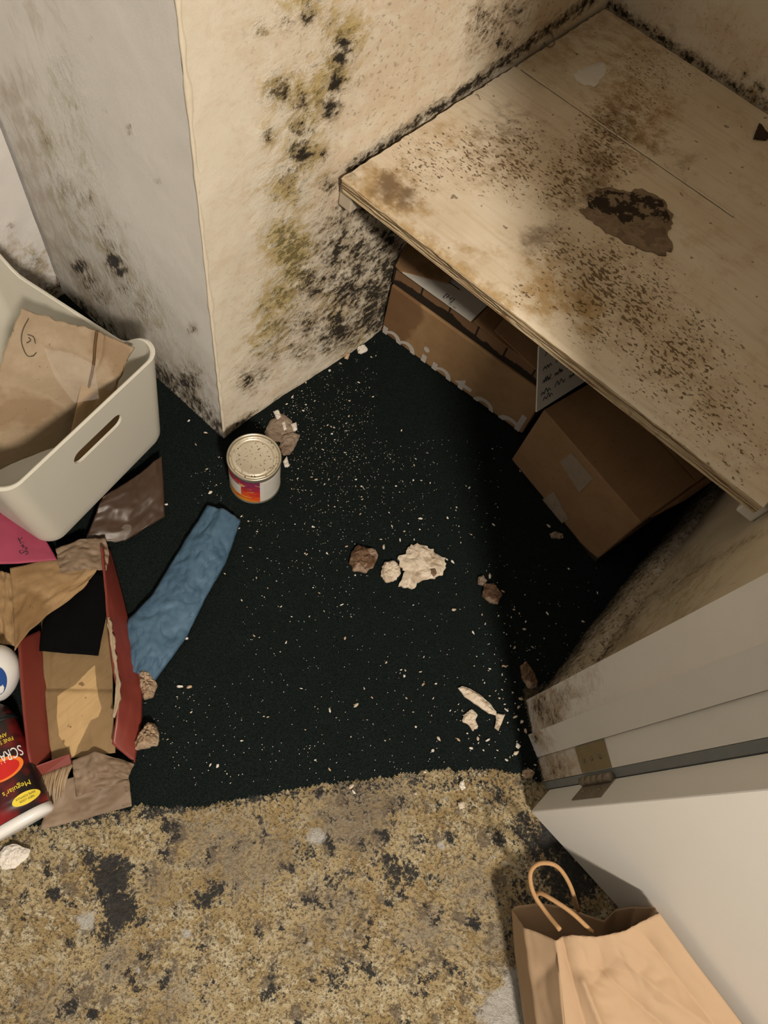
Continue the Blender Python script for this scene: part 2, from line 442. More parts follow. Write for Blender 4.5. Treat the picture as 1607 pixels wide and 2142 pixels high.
def mat_gradred():
    g = G('black and red bottle print', .25, .5); n = g.noise(12, 3)
    z = g.xyz()
    g.color(g.mix(g.rng(n, .45, .65), (.014, .008, .009), (.24, .012, .012))); return g.m
BOTTLEPRINT = mat_gradred()
def mat_print():
    g = G('dark printed carton face', .55, .3)
    s = g.xyz(); n = g.noise(14, 4, .6)
    line = g.rng(g.math('PINGPONG', g.math('ADD', s[0], .013), .034), .0315, .0325)
    lowb = g.rng(g.math('ADD', s[2], g.math('MULTIPLY', g.math('SUBTRACT', n, .5), .05)), .018, .022)
    c = g.mix(lowb, (.022, .016, .011), (.20, .115, .06))
    c = g.mix(line, c, (.02, .014, .010)); g.color(c); return g.m
PRINTC = mat_print()
def mat_minted():
    g = G('water-stained brown carton', .8, .2)
    s = g.xyz(); n = g.noise(9, 4, .55)
    c = g.mix(g.rng(g.noise(30, 4), .3, .7), (.29, .175, .085), (.34, .21, .105))
    v = g.math('ADD', g.math('MULTIPLY', s[0], -5.0), g.math('MULTIPLY', n, 1.3))
    c = g.mix(g.math('MULTIPLY', g.rng(v, 1.15, 1.3), .6), c, (.12, .055, .025))
    g.color(c); g.bump(g.noise(120, 2, .5, g.mapping((1, 1, .15))), .15, .001); return g.m
MINT = mat_minted()
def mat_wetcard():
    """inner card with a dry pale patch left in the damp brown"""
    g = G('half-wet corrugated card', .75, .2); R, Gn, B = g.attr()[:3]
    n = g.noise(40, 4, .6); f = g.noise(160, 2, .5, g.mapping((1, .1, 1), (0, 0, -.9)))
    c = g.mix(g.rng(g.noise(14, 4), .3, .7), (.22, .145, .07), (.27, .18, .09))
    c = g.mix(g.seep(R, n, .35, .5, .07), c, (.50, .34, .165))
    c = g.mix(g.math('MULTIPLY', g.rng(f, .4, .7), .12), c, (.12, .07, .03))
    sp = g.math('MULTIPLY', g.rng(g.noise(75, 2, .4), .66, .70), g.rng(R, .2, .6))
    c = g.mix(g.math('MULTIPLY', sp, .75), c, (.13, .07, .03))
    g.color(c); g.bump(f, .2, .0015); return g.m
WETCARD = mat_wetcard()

# ------------------------------------------------------------------ text as thin raised print
def text_np(s, bold=False):
    cu = bpy.data.curves.new('t', 'FONT'); cu.body = s; cu.resolution_u = 4; cu.fill_mode = 'FRONT'
    ob = bpy.data.objects.new('t', cu); COL.objects.link(ob); bpy.context.view_layer.update()
    me = ob.evaluated_get(bpy.context.evaluated_depsgraph_get()).to_mesh()
    V = np.array([tuple(v.co) for v in me.vertices]); F = [tuple(p.vertices) for p in me.polygons]
    bpy.data.objects.remove(ob); bpy.data.curves.remove(cu)
    return V, F
def text_on(name, s, origin, ex, ey, width, mat, parent, height=None, lift=.0006, warp=None, clipz=None):
    """lettering laid on a surface: origin = lower left, ex/ey unit directions"""
    V, F = text_np(s); mn = V.min(0); mx = V.max(0); V = V-mn
    sx = width/(mx[0]-mn[0]); sy = sx if height is None else height/(mx[1]-mn[1])
    if clipz is not None:
        bm = bmesh.new(); vs = [bm.verts.new(v) for v in V]
        for f in F:
            try: bm.faces.new([vs[i] for i in f])
            except ValueError: pass
        bmesh.ops.bisect_plane(bm, geom=bm.verts[:]+bm.edges[:]+bm.faces[:], plane_co=(0, clipz, 0), plane_no=(0, 1, 0), clear_inner=True)
        bm.verts.index_update(); V = np.array([tuple(v.co) for v in bm.verts]); F = [tuple(v.index for v in f.verts) for f in bm.faces]; bm.free()
    ex = np.asarray(ex, float); ey = np.asarray(ey, float); nn = np.cross(ex, ey)
    Wd = np.asarray(origin)+np.outer(V[:, 0]*sx, ex)+np.outer(V[:, 1]*sy, ey)+nn*lift
    if warp is not None: Wd = warp(V[:, 0]*sx, V[:, 1]*sy)
    return put(name, Wd, F, mat, parent, smooth=False)
def strokes(name, lines, to3, r, mat, parent):
    parts = [tube(np.array([to3(*p) for p in spline(np.array(L, float), max(4, len(L)*4))]), r, 4) for L in lines]
    V, F = join(parts); return put(name, V, F, mat, parent)
def scribble(x0, y0, width, h, n, seed, slope=0.):
    rr = random.Random(seed); pts = []
    for i in range(n):
        x = x0+width*i/(n-1)
        pts.append((x+rr.uniform(-.2, .2)*width/n, y0+slope*(x-x0)+(h if i % 2 else 0)*rr.choice((.4, .55, .6, 1.0))))
    return pts

# =================================================================== THE SETTING
XL, XR, YP, YB, XF = -.573, .21, .437, 1.462, -1.055      # mould wall, right wall, pier face, back wall, far left wall
ZT = 2.3

# ---- floor (bare screed), ribbed with combed adhesive
fx = np.arange(-.62, .86, .0032); fy = np.arange(-.75, .46, .0032)
U, Vv = np.meshgrid(fx, fy); u = U.ravel(); v = Vv.ravel()
hitf = lambda px, py: hz(px, py)[:2]
UV = np.c_[u, v]
fR = 1.15*stains(UV, hitf, [(230,1830,50,1.1),(250,1900,48,1.1),(185,1800,35,.75),(215,1950,40,.75),(290,1930,30,.65),(450,1860,36,.7),(425,1885,36,.7),
    (330,1740,120,.25),(760,1690,60,.45),(840,1830,46,.8),(700,1840,40,.5),(880,1780,60,.45),(600,1700,40,.45),(1050,1660,60,.6),(980,1650,40,.35),
    (100,1760,60,.45),(50,1870,30,.6),(700,2050,40,.5),(530,2010,30,.5),(640,1780,40,.55),(1100,1730,45,.8),(1150,1760,60,.9),(1200,1830,80,1),
    (1060,1880,50,.45),(810,1800,40,.6),(900,1840,40,.5),(440,2050,30,.45),(130,1900,40,.4),(860,2020,40,.4),(960,1760,30,.45),(1120,1900,80,.7)]
    + line([(0,1752),(270,1705),(640,1655),(1080,1630)], 26, .55))
fG = stains(UV, hitf, [(500,1790,100,.75),(740,1700,90,1),(420,1760,80,.6),(560,1780,80,.7),(330,1850,60,.6),(900,1950,80,.6),(1000,1850,80,.6),
    (100,2100,80,.6),(700,1900,80,.6),(250,2020,90,.5),(640,1960,60,.5),(830,1660,60,.7),(1050,1950,90,.6),(350,2100,80,.5)])
fB = stains(UV, hitf, [(178,1925,22,.95),(660,1745,22,.85),(390,1955,13,.8),(1060,2120,60,1.1),(1085,2050,30,1),(925,1770,9,.9),(650,1975,10,.8),(285,2030,9,.7),(1090,2142,60,1.1)])
ang = .35
rid = np.sin((u*math.cos(ang)+v*math.sin(ang)+.03*fbm(u*5, v*5, 5))*2*math.pi/.0115)
rid2 = np.sin((u*math.cos(1.9)+v*math.sin(1.9)+.05*fbm(u*4, v*4, 6))*2*math.pi/.012)
sel = sstep(.42, .58, fbm(u*6, v*6, 9)); patch = sstep(.35, .6, fbm(u*11, v*11, 21))*(1-.8*np.clip(fR+fG, 0, 1))
z = .0026*patch*(rid*sel+rid2*(1-sel)) + .004*(fbm(u*60, v*60, 3)-.5)*1.6 + .004*(fbm(u*150, v*150, 4)-.5)
z -= z.max()
Vf = np.c_[u, v, z]; Ff = grid_faces(len(fx), len(fy))
big = np.array([(-1.7,-2.2,-.02),(2.4,-2.2,-.02),(2.4,1.6,-.02),(-1.7,1.6,-.02)])
n0 = len(Vf)
o = put('floor', np.r_[Vf, big], np.r_[Ff, [[n0, n0+1, n0+2, n0+3]]], FLOOR, mask=np.r_[np.c_[fR, fG, fB], np.zeros((4, 3))], loc=(0, 0, 0), kind='structure')

# ---- walls: measured grids with relief, plain above
def wall(name, us, vs, to3, nrm, hit, mat, R, Gs, B, amp, seed, top3, shape=None):
    U, Vv = np.meshgrid(us, vs); u = U.ravel(); v = Vv.ravel(); UV = np.c_[u, v]
    mk = np.c_[stains(UV, hit, R), stains(UV, hit, Gs), stains(UV, hit, B)]
    dis = amp*((fbm(u*28, v*28, seed, 4)-.5)*(.25+1.5*mk[:, 0]+mk[:, 1]*.8)+(fbm(u*5, v*5, seed+3)-.5)*.8)
    if shape is not None: dis = dis+shape(u, v)
    V = to3(u, v)+np.outer(dis, nrm)
    n0 = len(V); nu = len(us)
    T = np.array(top3); V = np.r_[V, T]
    F = [tuple(f) for f in grid_faces(nu, len(vs))]
    F.append(list(range((len(vs)-1)*nu, len(vs)*nu))+[n0+1, n0])
    mk = np.r_[mk, np.zeros((2, 3))]
    return put(name, V, F, mat, mask=mk, loc=tuple(V[0]), kind='structure')

w1hit = lambda px, py: hx(px, py, XL)[1:]
W1R = [(722,95,20,.95),(712,125,18,1.1),(702,172,20,1.1),(692,222,20,1.1),(688,240,14,.9),(588,188,26,.75),(635,215,22,.7),(630,270,22,.65),(630,318,24,1),
    (560,285,13,.8),(676,322,11,.8),(607,370,28,.45),(548,62,15,.5),(640,35,18,.75),(600,50,22,.4),(650,15,12,.55),(690,45,10,.5),
    (720,470,58,.55),(765,430,45,.7),(700,530,52,.65),(760,520,45,.75),(800,490,40,.8),(650,590,48,.62),(720,600,50,.78),(770,600,40,.9),(700,680,45,.85),
    (640,680,42,.62),(760,650,40,.95),(590,690,36,.45),(560,740,32,.4),(520,795,26,.65),(545,780,20,.55),(670,705,30,.75),(800,560,40,.85),(740,560,30,.75),
    (620,730,30,.5),(790,640,40,1),(1020,50,42,.62),(1050,90,34,.6),(990,110,28,.38),(1080,30,36,.6),(1000,20,30,.4),(690,390,22,.6),(740,410,18,.7)] \
    + line([(735,352),(990,175),(1240,-5)], 13, .8) + line([(470,905),(560,850),(690,760),(780,700)], 12, .5)
W1G = line([(640,-10),(720,70),(695,150),(625,200),(640,260),(640,330),(600,400)], 50, .66)+[(590,190,34,.85),(700,140,34,.8),(630,320,34,.8),(570,280,26,.6),(660,200,34,.7),
    (600,500,42,.95),(612,530,38,1.1),(615,570,36,.9),(590,620,36,.9),(570,690,36,.75),(560,650,30,.7),(630,505,28,.9),(545,720,34,.55),(700,650,50,.4),(720,700,40,.45),(545,60,20,.5)]
W1B = [(780,150,200,.75),(850,60,200,.7),(620,420,140,.45),(700,420,70,.95),(650,640,150,.6),(560,790,80,.6),(1050,60,90,.85),(480,870,50,.5),(900,150,120,.6),(690,350,60,.9),(1150,20,80,.9)]
ys = np.arange(YP, YB+.004, .0045); zs = np.arange(0, .98, .0045)
wall('wall_left', ys, zs, lambda u, v: np.c_[np.full_like(u, XL), u, v], (1, 0, 0), w1hit, CREAM, W1R, W1G, W1B, .0055, 11,
     [(XL, YP, ZT), (XL, YB, ZT)],
     lambda u, v: .027*sstep(.02, .42, u-YP)*(1-sstep(.0, .42, v))*(1-sstep(.5, .75, u-YP))+.004*(fbm(u*9, v*9, 71)-.5)*(1-sstep(.2, .5, v)))
w4hit = lambda px, py: hy(px, py, YP)[[0, 2]]
W4R = [(238,548,17,1.1),(252,570,14,1),(165,560,18,.85),(185,590,24,.62),(210,480,14,.42),(228,512,18,.52),(100,300,11,.32),(140,400,22,.3),(180,420,22,.36),(270,265,7,.6),
    (272,278,5,.6),(220,230,5,.3),(190,80,5,.4),(330,378,7,.4),(390,800,28,.85),(400,690,12,.55),(300,640,20,.4),(260,600,24,.4),(215,620,24,.5)] + line([(160,640),(260,722),(350,792),(420,850),(450,895)], 20, .75)
W4G = line([(130,140),(160,330),(190,420),(250,560),(320,660)], 38, .36)+line([(80,260),(120,380),(170,500)], 30, .4)+[(300,650,50,.4)]
W4B = line([(30,200),(70,360),(130,560),(250,680),(400,830)], 50, .72)+[(80,40,60,.35),(200,600,80,.6)]
xs = np.arange(XF-.02, XL+.0001, .0048)
wall('wall_front_left', xs, np.arange(0, .98, .0048), lambda u, v: np.c_[u, np.full_like(u, YP), v], (0, -1, 0), w4hit, GREYW, W4R, W4G, W4B, .0045, 31,
     [(xs[0], YP, ZT), (xs[-1], YP, ZT)])
w5hit = lambda px, py: hx(px, py, XF)[1:]
y5 = np.arange(-.6, YP+.001, .008)
wall('wall_far_left', y5, np.arange(0, .7, .008), lambda u, v: np.c_[np.full_like(u, XF), u, v], (1, 0, 0), w5hit, WHITEW,
     [(100,610,24,.6),(125,590,14,.8),(20,470,8,.4),(70,540,14,.4)], [(60,560,40,.4)], [(60,600,60,.8),(110,640,50,1),(20,540,40,.7),(90,560,40,.6)], .012, 51, [(XF, y5[0], ZT), (XF, y5[-1], ZT)])
# back wall
xb = np.arange(XL-.02, XR+.06, .007)
w2hit = lambda px, py: hy(px, py, YB)[[0, 2]]
wall('wall_back', xb, np.arange(0, 1.25, .007), lambda u, v: np.c_[u, np.full_like(u, YB), v], (0, -1, 0), w2hit, CREAM,
     line([(1255,-5),(1430,112),(1607,222)], 14, .7)+[(1300,15,20,.5),(1410,60,10,.5),(1560,160,14,.6),(1590,180,20,.6),(1520,60,8,.4)],
     [(1580,200,30,.6)], [(1500,60,60,.9),(1400,20,60,.6),(1560,120,60,.8),(1330,40,40,.6)]+line([(1270,10),(1607,225)], 30, .7), .004, 41, [(xb[0], YB, ZT), (xb[-1], YB, ZT)])
# right wall, seen under and beside the shelf
w3hit = lambda px, py: hx(px, py, XR)[1:]
y3 = np.arange(.462, YB+.01, .007)
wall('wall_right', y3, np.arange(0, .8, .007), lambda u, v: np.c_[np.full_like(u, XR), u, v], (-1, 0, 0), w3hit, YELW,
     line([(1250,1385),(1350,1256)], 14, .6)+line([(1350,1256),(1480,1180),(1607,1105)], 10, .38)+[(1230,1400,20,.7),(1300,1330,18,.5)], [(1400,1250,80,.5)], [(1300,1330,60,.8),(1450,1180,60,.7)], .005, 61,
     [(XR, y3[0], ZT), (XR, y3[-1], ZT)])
V, F = boxv((XF-.1, -.6, ZT), (XR+.1, YB+.05, ZT+.05)); put('ceiling', V, F, WHITEW, smooth=False, kind='structure')

# pier corner bead with chipped paint
def bead():
    zz = np.arange(0, ZT, .006); ring = []
    for k, zc in enumerate(zz):
        a = .0008+.0016*float(vnoise(zc*70, 3.3, 5))**2+.0006*float(vnoise(zc*17, .3, 8)); b = .0015+.004*float(vnoise(zc*45, 1.1, 6))**2
        ring += [(XL-b, YP+.001, zc), (XL-b*.9, YP-.0008, zc), (XL+a*.7, YP-a*.7, zc), (XL+.0014, YP+b*1.3, zc), (XL+.001, YP+b*1.5, zc)]
    return np.array(ring), grid_faces(5, len(zz))
V, F = bead(); put('trim_1', V, F, plain('chipped cream corner paint', (.74, .66, .52), .8, .12, 60), kind='structure')

# skirting on the right wall, swollen and lifting
yk = np.linspace(.475, 1.45, 120); Vb = []
for yy in yk:
    wv = .004*float(fbm(yy*14, .5, 3))+.003*float(fbm(yy*60, .5, 4)); hh = .115+.02*float(fbm(yy*9, 2.5, 5))
    Vb += [(XR, yy, 0), (XR-.015-wv*1.5, yy, 0), (XR-.013-wv, yy, hh*.8), (XR-.008-wv, yy, hh), (XR, yy, hh+.004)]
Vb = np.array(Vb)
put('baseboard_right', Vb, grid_faces(5, len(yk)), PAINT, mask=np.c_[np.clip(.75-Vb[:, 2]*3, .3, .8), np.full(len(Vb), .4), np.full(len(Vb), .9)], kind='structure')

# ---- door frame: jamb board, stop, hinge rebate, all upright
Jp = [hz(*p)[:2] for p in ((1100,1465),(1112,1531),(1102,1538),(1121,1585),(1124,1585),(1137,1635),(1142,1645))]
dirj = (Jp[5]-Jp[0])/np.linalg.norm(Jp[5]-Jp[0]); inw = np.array([-dirj[1], dirj[0]])
if inw[0] < 0: inw = -inw                        # into the wall, away from the opening
def upright(name, base, z0, z1, mat, parent=None, kind=None, R=(), B=(), dz=.02):
    """upright board with measured profile, gridded so stains can sit on it"""
    base = np.asarray(base); k = len(base)
    seg = []
    for i in range(k):
        a, b = base[i], base[(i+1) % k]; n = max(1, int(np.linalg.norm(b-a)/.006)); seg += [a+(b-a)*t/n for t in range(n)]
    seg = np.array(seg); zz = np.r_[np.arange(z0, min(z1, .9), .008), np.arange(min(z1, .9), z1+.001, .2), [z1]]
    V = np.array([(p[0], p[1], q) for q in zz for p in seg]); n = len(seg)
    F = [tuple(f) for f in grid_faces(n, len(zz), True)]+[list(range((len(zz)-1)*n, len(zz)*n))]
    mk = np.zeros((len(V), 3))
    for (c, arr) in ((0, R), (2, B)):
        for (s0, q0, rs, rz, st) in arr:       # along the frame depth, height
            s = (V[:, :2]-Jp[0])@dirj
            mk[:, c] = np.maximum(mk[:, c], st*np.exp(-((s-s0)/rs)**2-((V[:, 2]-q0)/rz)**2))
    o = put(name, V, F, mat, parent, smooth=False, mask=mk, kind=kind); return o
jb = [Jp[0], Jp[1]+dirj*.004, Jp[1]+dirj*.004+inw*.022, Jp[0]+inw*.022+dirj*0]
jamb = upright('trim_2', jb, 0, 2.05, PAINT, kind='structure', R=[(.02,.06,.03,.05,.62),(.045,.1,.02,.05,.5),(.02,.14,.02,.05,.42)], B=[(.03,.08,.05,.10,1),(.02,.2,.03,.1,.6)])
tag(jamb, 'white door jamb board with mould near the floor')
st = [Jp[2], Jp[3], Jp[3]+inw*.014, Jp[2]+inw*.014]
stp = upright('trim_3', st, .0, 2.05, PAINT, kind='structure', R=[(.07,.03,.015,.02,.6)], B=[(.07,.05,.03,.05,.8)])
reb = [Jp[4]+inw*.001, Jp[5], Jp[5]+inw*.03, Jp[4]+inw*.03]
rebate = upright('trim_4', reb, 0, 2.05, PAINT, kind='structure', R=[(.125,.06,.02,.06,.5)], B=[(.12,.06,.04,.12,1),(.12,.12,.03,.06,.8)])
# wall beyond the frame, on the room side behind the open door
dirw = np.array([.43, .46])/np.linalg.norm([.43, .46])
q0 = Jp[0]+inw*.02; q1 = Jp[5]+inw*.03; q0b = q0+dirj*.004
V, F = prism([q0+dirj*.012, q1-dirj*.004, q1-dirj*.004+dirw*.9, q0+dirj*.012+dirw*.9], 0, ZT)
put('wall_front', V, F, WHITEW, smooth=False, kind='structure')

# ---- door leaf, standing open
D0 = hz(1142, 1645, .015)[:2]; D1 = hz(1111, 1697, .015)[:2]; D2 = hz(1283, 1886, .015)[:2]
dd = (D2-D1)/np.linalg.norm(D2-D1); dn = np.array([-dd[1], dd[0]])
th = .05
D0 = D1+dn*th+dd*.0
leaf = [D1, D1+dd*.76, D1+dd*.76+dn*th, D0]
V, F = prism(leaf, .014, 2.03)
door = put('door_1', V, F, plain('white door paint', (.74, .72, .67), .5, .03, 8, .35, bump=.1, bscale=60), smooth=False, kind='structure'); bevel(door, .002)
tag(door, 'white painted door leaf standing open at the right')
# grey strip put in for the shade of the gap between door and frame
V, F = prism([Jp[5]+dirj*.001, D0-dirj*.001, D0+dirj*.004+inw*.012, Jp[5]+inw*.012+dirj*.001], .0, 2.05)
put('trim_5', V, F, GAP, smooth=False, kind='structure')
# hinge: one leaf on the frame, one on the door edge, knuckles between
def upquad(a, b, z0, z1, out, th=.0018):
    q = np.array([(a[0], a[1], z0), (b[0], b[1], z0), (b[0], b[1], z1), (a[0], a[1], z1)])+np.array([out[0], out[1], 0])*th
    return slab(q, th, np.array([out[0], out[1], 0]))
zh0, zh1 = .165, .262
V, F = upquad(Jp[4]+dirj*.001, Jp[5]-dirj*.001, zh0, zh1, -inw); hl = put('hinge_leaf', V, F, BRASS, rebate, smooth=False); tag(hl, 'painted brass hinge plate on the frame')
for zz in (.185, .212, .24):
    c = (Jp[4]*.45+Jp[5]*.55)-inw*.0018
    V, F = tube([(c[0], c[1], zz), (c[0]-inw[0]*.0012, c[1]-inw[1]*.0012, zz)], .0035, 8); put('screw', V, F, IRON, hl)
ed = (D1-D0)/np.linalg.norm(D1-D0)
V, F = upquad(D0+ed*.003, D0+ed*.036, zh0, zh1, -dd); hd = put('hinge_leaf', V, F, IRON, door, smooth=False); tag(hd, 'dull grey hinge plate on the door edge')
for zz in (.185, .212, .24):
    c = D0+ed*.022-dd*.0018
    V, F = tube([(c[0], c[1], zz), (c[0]-dd[0]*.0012, c[1]-dd[1]*.0012, zz)], .0035, 8); put('screw', V, F, BRASS, hd)
kc = D0-inw*.006-dd*.003
for k in range(5):
    a = zh0+(zh1-zh0)*k/5+.0008; b = zh0+(zh1-zh0)*(k+1)/5-.0008
    V, F = tube([(kc[0], kc[1], a), (kc[0], kc[1], b)], .0062, 12); put('knuckle', V, F, IRON, door)

# =================================================================== CARPET
thr = np.array([hz(px, py)[:2] for px, py in ((-260,1790),(0,1745),(110,1728),(270,1692),(420,1690),(480,1681),(560,1662),(640,1650),(720,1640),(860,1622),(1000,1612),(1085,1622),(1135,1640))])
tdir = (thr[-1]-thr[0])/np.linalg.norm(thr[-1]-thr[0]); tnor = np.array([-tdir[1], tdir[0]])
if tnor@(np.array([-.3, .5])-thr[0]) < 0: tnor = -tnor
ts = (thr-thr[0])@tdir; tn = (thr-thr[0])@tnor
def inside(x, y, rough=.006):
    p = np.c_[x, y]-thr[0]; s = p@tdir; d = p@tnor-np.interp(s, ts, tn)
    d = d+rough*(fbm(np.asarray(x)*80, np.asarray(y)*80, 91, 3)-.5)*2+.008*(fbm(np.asarray(x)*18, np.asarray(y)*18, 92)-.5)
    ok = d > 0
    # stop at the frame and right wall
    jd = (np.c_[x, y]-Jp[0])@inw; js = (np.c_[x, y]-Jp[0])@dirj
    ok &= ~((jd > -.003) & (js > -.02)); ok &= ((x < XR) | (y < .47)) & (y < YB) & (x > XF) & ~((x < XL) & (y > YP))
    return ok, d
cxs = np.arange(XF, .31, .0042); cys = np.arange(-.75, YB, .0042)
U, Vv = np.meshgrid(cxs, cys); u = U.ravel(); v = Vv.ravel()
ok, d = inside(u, v)
zc = .0065+.003*(fbm(u*30, v*30, 77)-.5)-.004*np.exp(-np.maximum(d, 0)/.006)
# a swelling of the wet carpet
F = grid_faces(len(cxs), len(cys)); F = F[ok[F].all(1)]
used = np.unique(F); remap = -np.ones(len(u), int); remap[used] = np.arange(len(used))
carpet = put('carpet', np.c_[u, v, zc][used], remap[F], CARPET, loc=(0, 0, .0))
tag(carpet, 'matted black-green carpet on the closet floor, cut ragged at the threshold', 'carpet')
nT = 200000
tx = rng.uniform(-.95, .31, nT); ty = rng.uniform(-.42, 1.0, nT); ok, d = inside(tx, ty, .012); tx = tx[ok]; ty = ty[ok]; nT = len(tx)
a = rng.uniform(0, 2*math.pi, nT); ln = rng.uniform(.0015, .0055, nT); hh = rng.uniform(.002, .0045, nT); wdt = .0008
B0 = np.c_[tx-np.sin(a)*wdt, ty+np.cos(a)*wdt, np.full(nT, .0045)]; B1 = np.c_[tx+np.sin(a)*wdt, ty-np.cos(a)*wdt, np.full(nT, .0045)]
B2 = np.c_[tx+np.cos(a)*ln, ty+np.sin(a)*ln, .0055+hh]
V = np.stack([B0, B1, B2], 1).reshape(-1, 3)
tf = put('pile', V, np.arange(3*nT).reshape(-1, 3), TUFT, carpet, smooth=False, kind='stuff')
ZC = .0095                                         # walking surface of the carpet

# =================================================================== SHELF
ZS = .485
sh = empty('shelf', (-.18, 1.08, ZS-.02), 'wide stained wooden shelf board speckled with brown mould, over the cardboard boxes', 'shelf')
shit = lambda px, py: hz(px, py, ZS)[:2]
SR = [(880,340,70,.55),(1000,330,70,.75),(1080,330,80,.9),(1180,380,70,.95),(1250,330,70,1),(1270,270,55,1),(1350,200,75,.6),(1430,150,60,.35),(1180,530,55,.85),(1250,580,90,1.05),
      (1330,640,90,1),(1420,740,100,.9),(1500,850,90,.7),(1250,690,50,.75),(1100,620,36,.5),(1350,150,70,.55),(1560,950,60,.55),(1380,560,40,.5),(930,310,40,.5),(1500,1000,60,.4),(1350,780,60,.5),(1450,880,60,.5)]
SG = [(1140,600,64,.8),(1190,615,46,.9),(1232,645,30,1.1),(820,400,60,.75),(780,380,40,.85),(860,440,46,.6),(1340,270,70,.6),(1270,80,120,.4),(1400,230,40,.4),(1040,620,20,.7),(1300,200,90,.45),(1240,680,30,.6),
      (1180,90,80,.45),(930,280,60,.35)]+line([(725,385),(900,520),(1060,640)], 20, .75)+line([(960,515),(1010,535),(1070,520)], 12, .4)
SB = [(812,392,34,.95),(850,410,30,.9),(1060,280,70,.5),(1130,500,36,.85),(1110,515,26,.75),(1250,330,55,.65),(1300,260,60,.65),(1240,390,44,.85),(1160,470,26,.5),(1430,340,36,.4),(735,360,22,.7),
      (1040,330,60,.4),(1200,420,40,.5),(1370,300,50,.35)]
yj = 1.142
def board(name, poly_y0, poly_y1, ztop, front):
    n = .0052; ysb = np.arange(poly_y0, poly_y1+1e-6, n); NU = 150
    Vt = []
    for k, yy in enumerate(ysb):
        x0 = -.5575+(yy-.69)/(1.44-.69)*(-.008)+.003*(float(vnoise(yy*90, 1., 3))-.5); x1 = XR-.016
        xx = np.linspace(x0, x1, NU); y2 = np.full(NU, yy)
        if k == 0 and front: y2 = y2+.003*(fbm(xx*60, xx*0, 14)-.5)
        Vt.append(np.c_[xx, y2, ztop+.0012*(fbm(xx*50, y2*20, 12)-.5)-(.0025*(k == 0))])
    Vt = np.concatenate(Vt)
    UV = Vt[:, :2]; mk = np.c_[stains(UV, shit, SR), stains(UV, shit, SG), stains(UV, shit, SB)]
    Vc, Fc = boxv((-.556, poly_y0+.004 if front else poly_y0, ZS-.026), (XR-.017, poly_y1, ztop-.003)); n0 = len(Vt)
    top = put(name, np.r_[Vt, Vc], [tuple(f) for f in grid_faces(NU, len(ysb))]+[tuple(i+n0 for i in f) for f in Fc], [SHELF, EDGE], sh, mask=np.r_[mk, np.zeros((8, 3))])
    for p in top.data.polygons[-6:]: p.material_index = 1; p.use_smooth = False
board('board', .69, yj-.001, ZS, True)
# body under each board sheet (thickness), ends and layered front edge
for k in range(4):                                 # plies showing along the broken front edge
    z1 = ZS-.0030-k*.0058; xx = np.linspace(-.5575, XR-.016, 220)
    yf = .6895+.0028*k*.5+.0035*(fbm(xx*45, xx*0+k*3.1, 15+k)-.3)
    Vp = np.concatenate([np.c_[xx, yf, np.full(220, z1)], np.c_[xx, yf+.0006, np.full(220, z1-.0055)], np.c_[xx, yf*0+.70, np.full(220, z1)], np.c_[xx, yf*0+.70, np.full(220, z1-.0055)]])
    i = np.arange(219); Fp = np.concatenate([np.c_[i+220, i+221, i+1, i], np.c_[i, i+1, i+441, i+440], np.c_[i+220, i+660, i+661, i+221]])
    put('ply', Vp, Fp, EDGE, sh)
board('board', yj+.001, 1.447, ZS-.0022, False)
# raised glue line along the joint
xx = np.linspace(-.55, -.1, 60); V, F = tube(np.c_[xx, np.full(60, yj)+.002*(fbm(xx*30, xx*0, 2)-.5), np.full(60, ZS-.0006)], .0016, 5); put('joint', V, F, SHELF, sh)
# battens that carry it
V, F = boxv((XL+.001, .705, ZS-.066), (-.545, 1.44, ZS-.027)); b = put('batten', V, F, plain('raw grey batten', (.48, .42, .33), .8, .2, 40), sh, smooth=False); bevel(b, .003)
V, F = boxv((XR-.028, .715, ZS-.066), (XR-.001, 1.44, ZS-.027)); b = put('batten', V, F, PAINT, sh, smooth=False); bevel(b, .003)

# =================================================================== CARTONS UNDER THE SHELF
def rot2(a): return np.array([math.cos(a), math.sin(a)])
def carton(name, A, ex, ey, wx, wy, z0, z1, mat, label, cat='box'):
    """closed carton; A front-left base corner; walls with slight bulge"""
    c = [A, A+ex*wx, A+ex*wx+ey*wy, A+ey*wy]
    ctr = (c[0]+c[2])/2
    e = empty(name, (ctr[0], ctr[1], z0), label, cat)
    V, F = prism(c, z0, z1); b = put('body', V, F, mat, e, smooth=False); bevel(b, .003)
    return e, c
# lettered carton
A = np.array([-.543, .868]); Bm = np.array([-.160, .893]); exm = (Bm-A)/np.linalg.norm(Bm-A); eym = np.array([-exm[1], exm[0]]); wm = np.linalg.norm(Bm-A)
mint, mc = carton('cardboard_box', A, exm, eym, wm, .34, .0105, .152, MINT, 'brown carton with large pale lowercase lettering, at the bottom of the stack under the shelf')
ex3 = np.array([exm[0], exm[1], 0])
V0, F0 = text_np('minted'); asp = (V0[:, 1].max()-V0[:, 1].min())/(V0[:, 0].max()-V0[:, 0].min())
tw = .372; thh = tw*asp*1.0
A3 = np.array([A[0], A[1], .0108])
off = .041
text_on('lettering', 'minted', A3+ex3*.004-np.array([0, 0, off]), ex3, (0, 0, 1), tw, GREYINK, mint, lift=.0008, clipz=off/tw*(V0[:, 0].max()-V0[:, 0].min()))
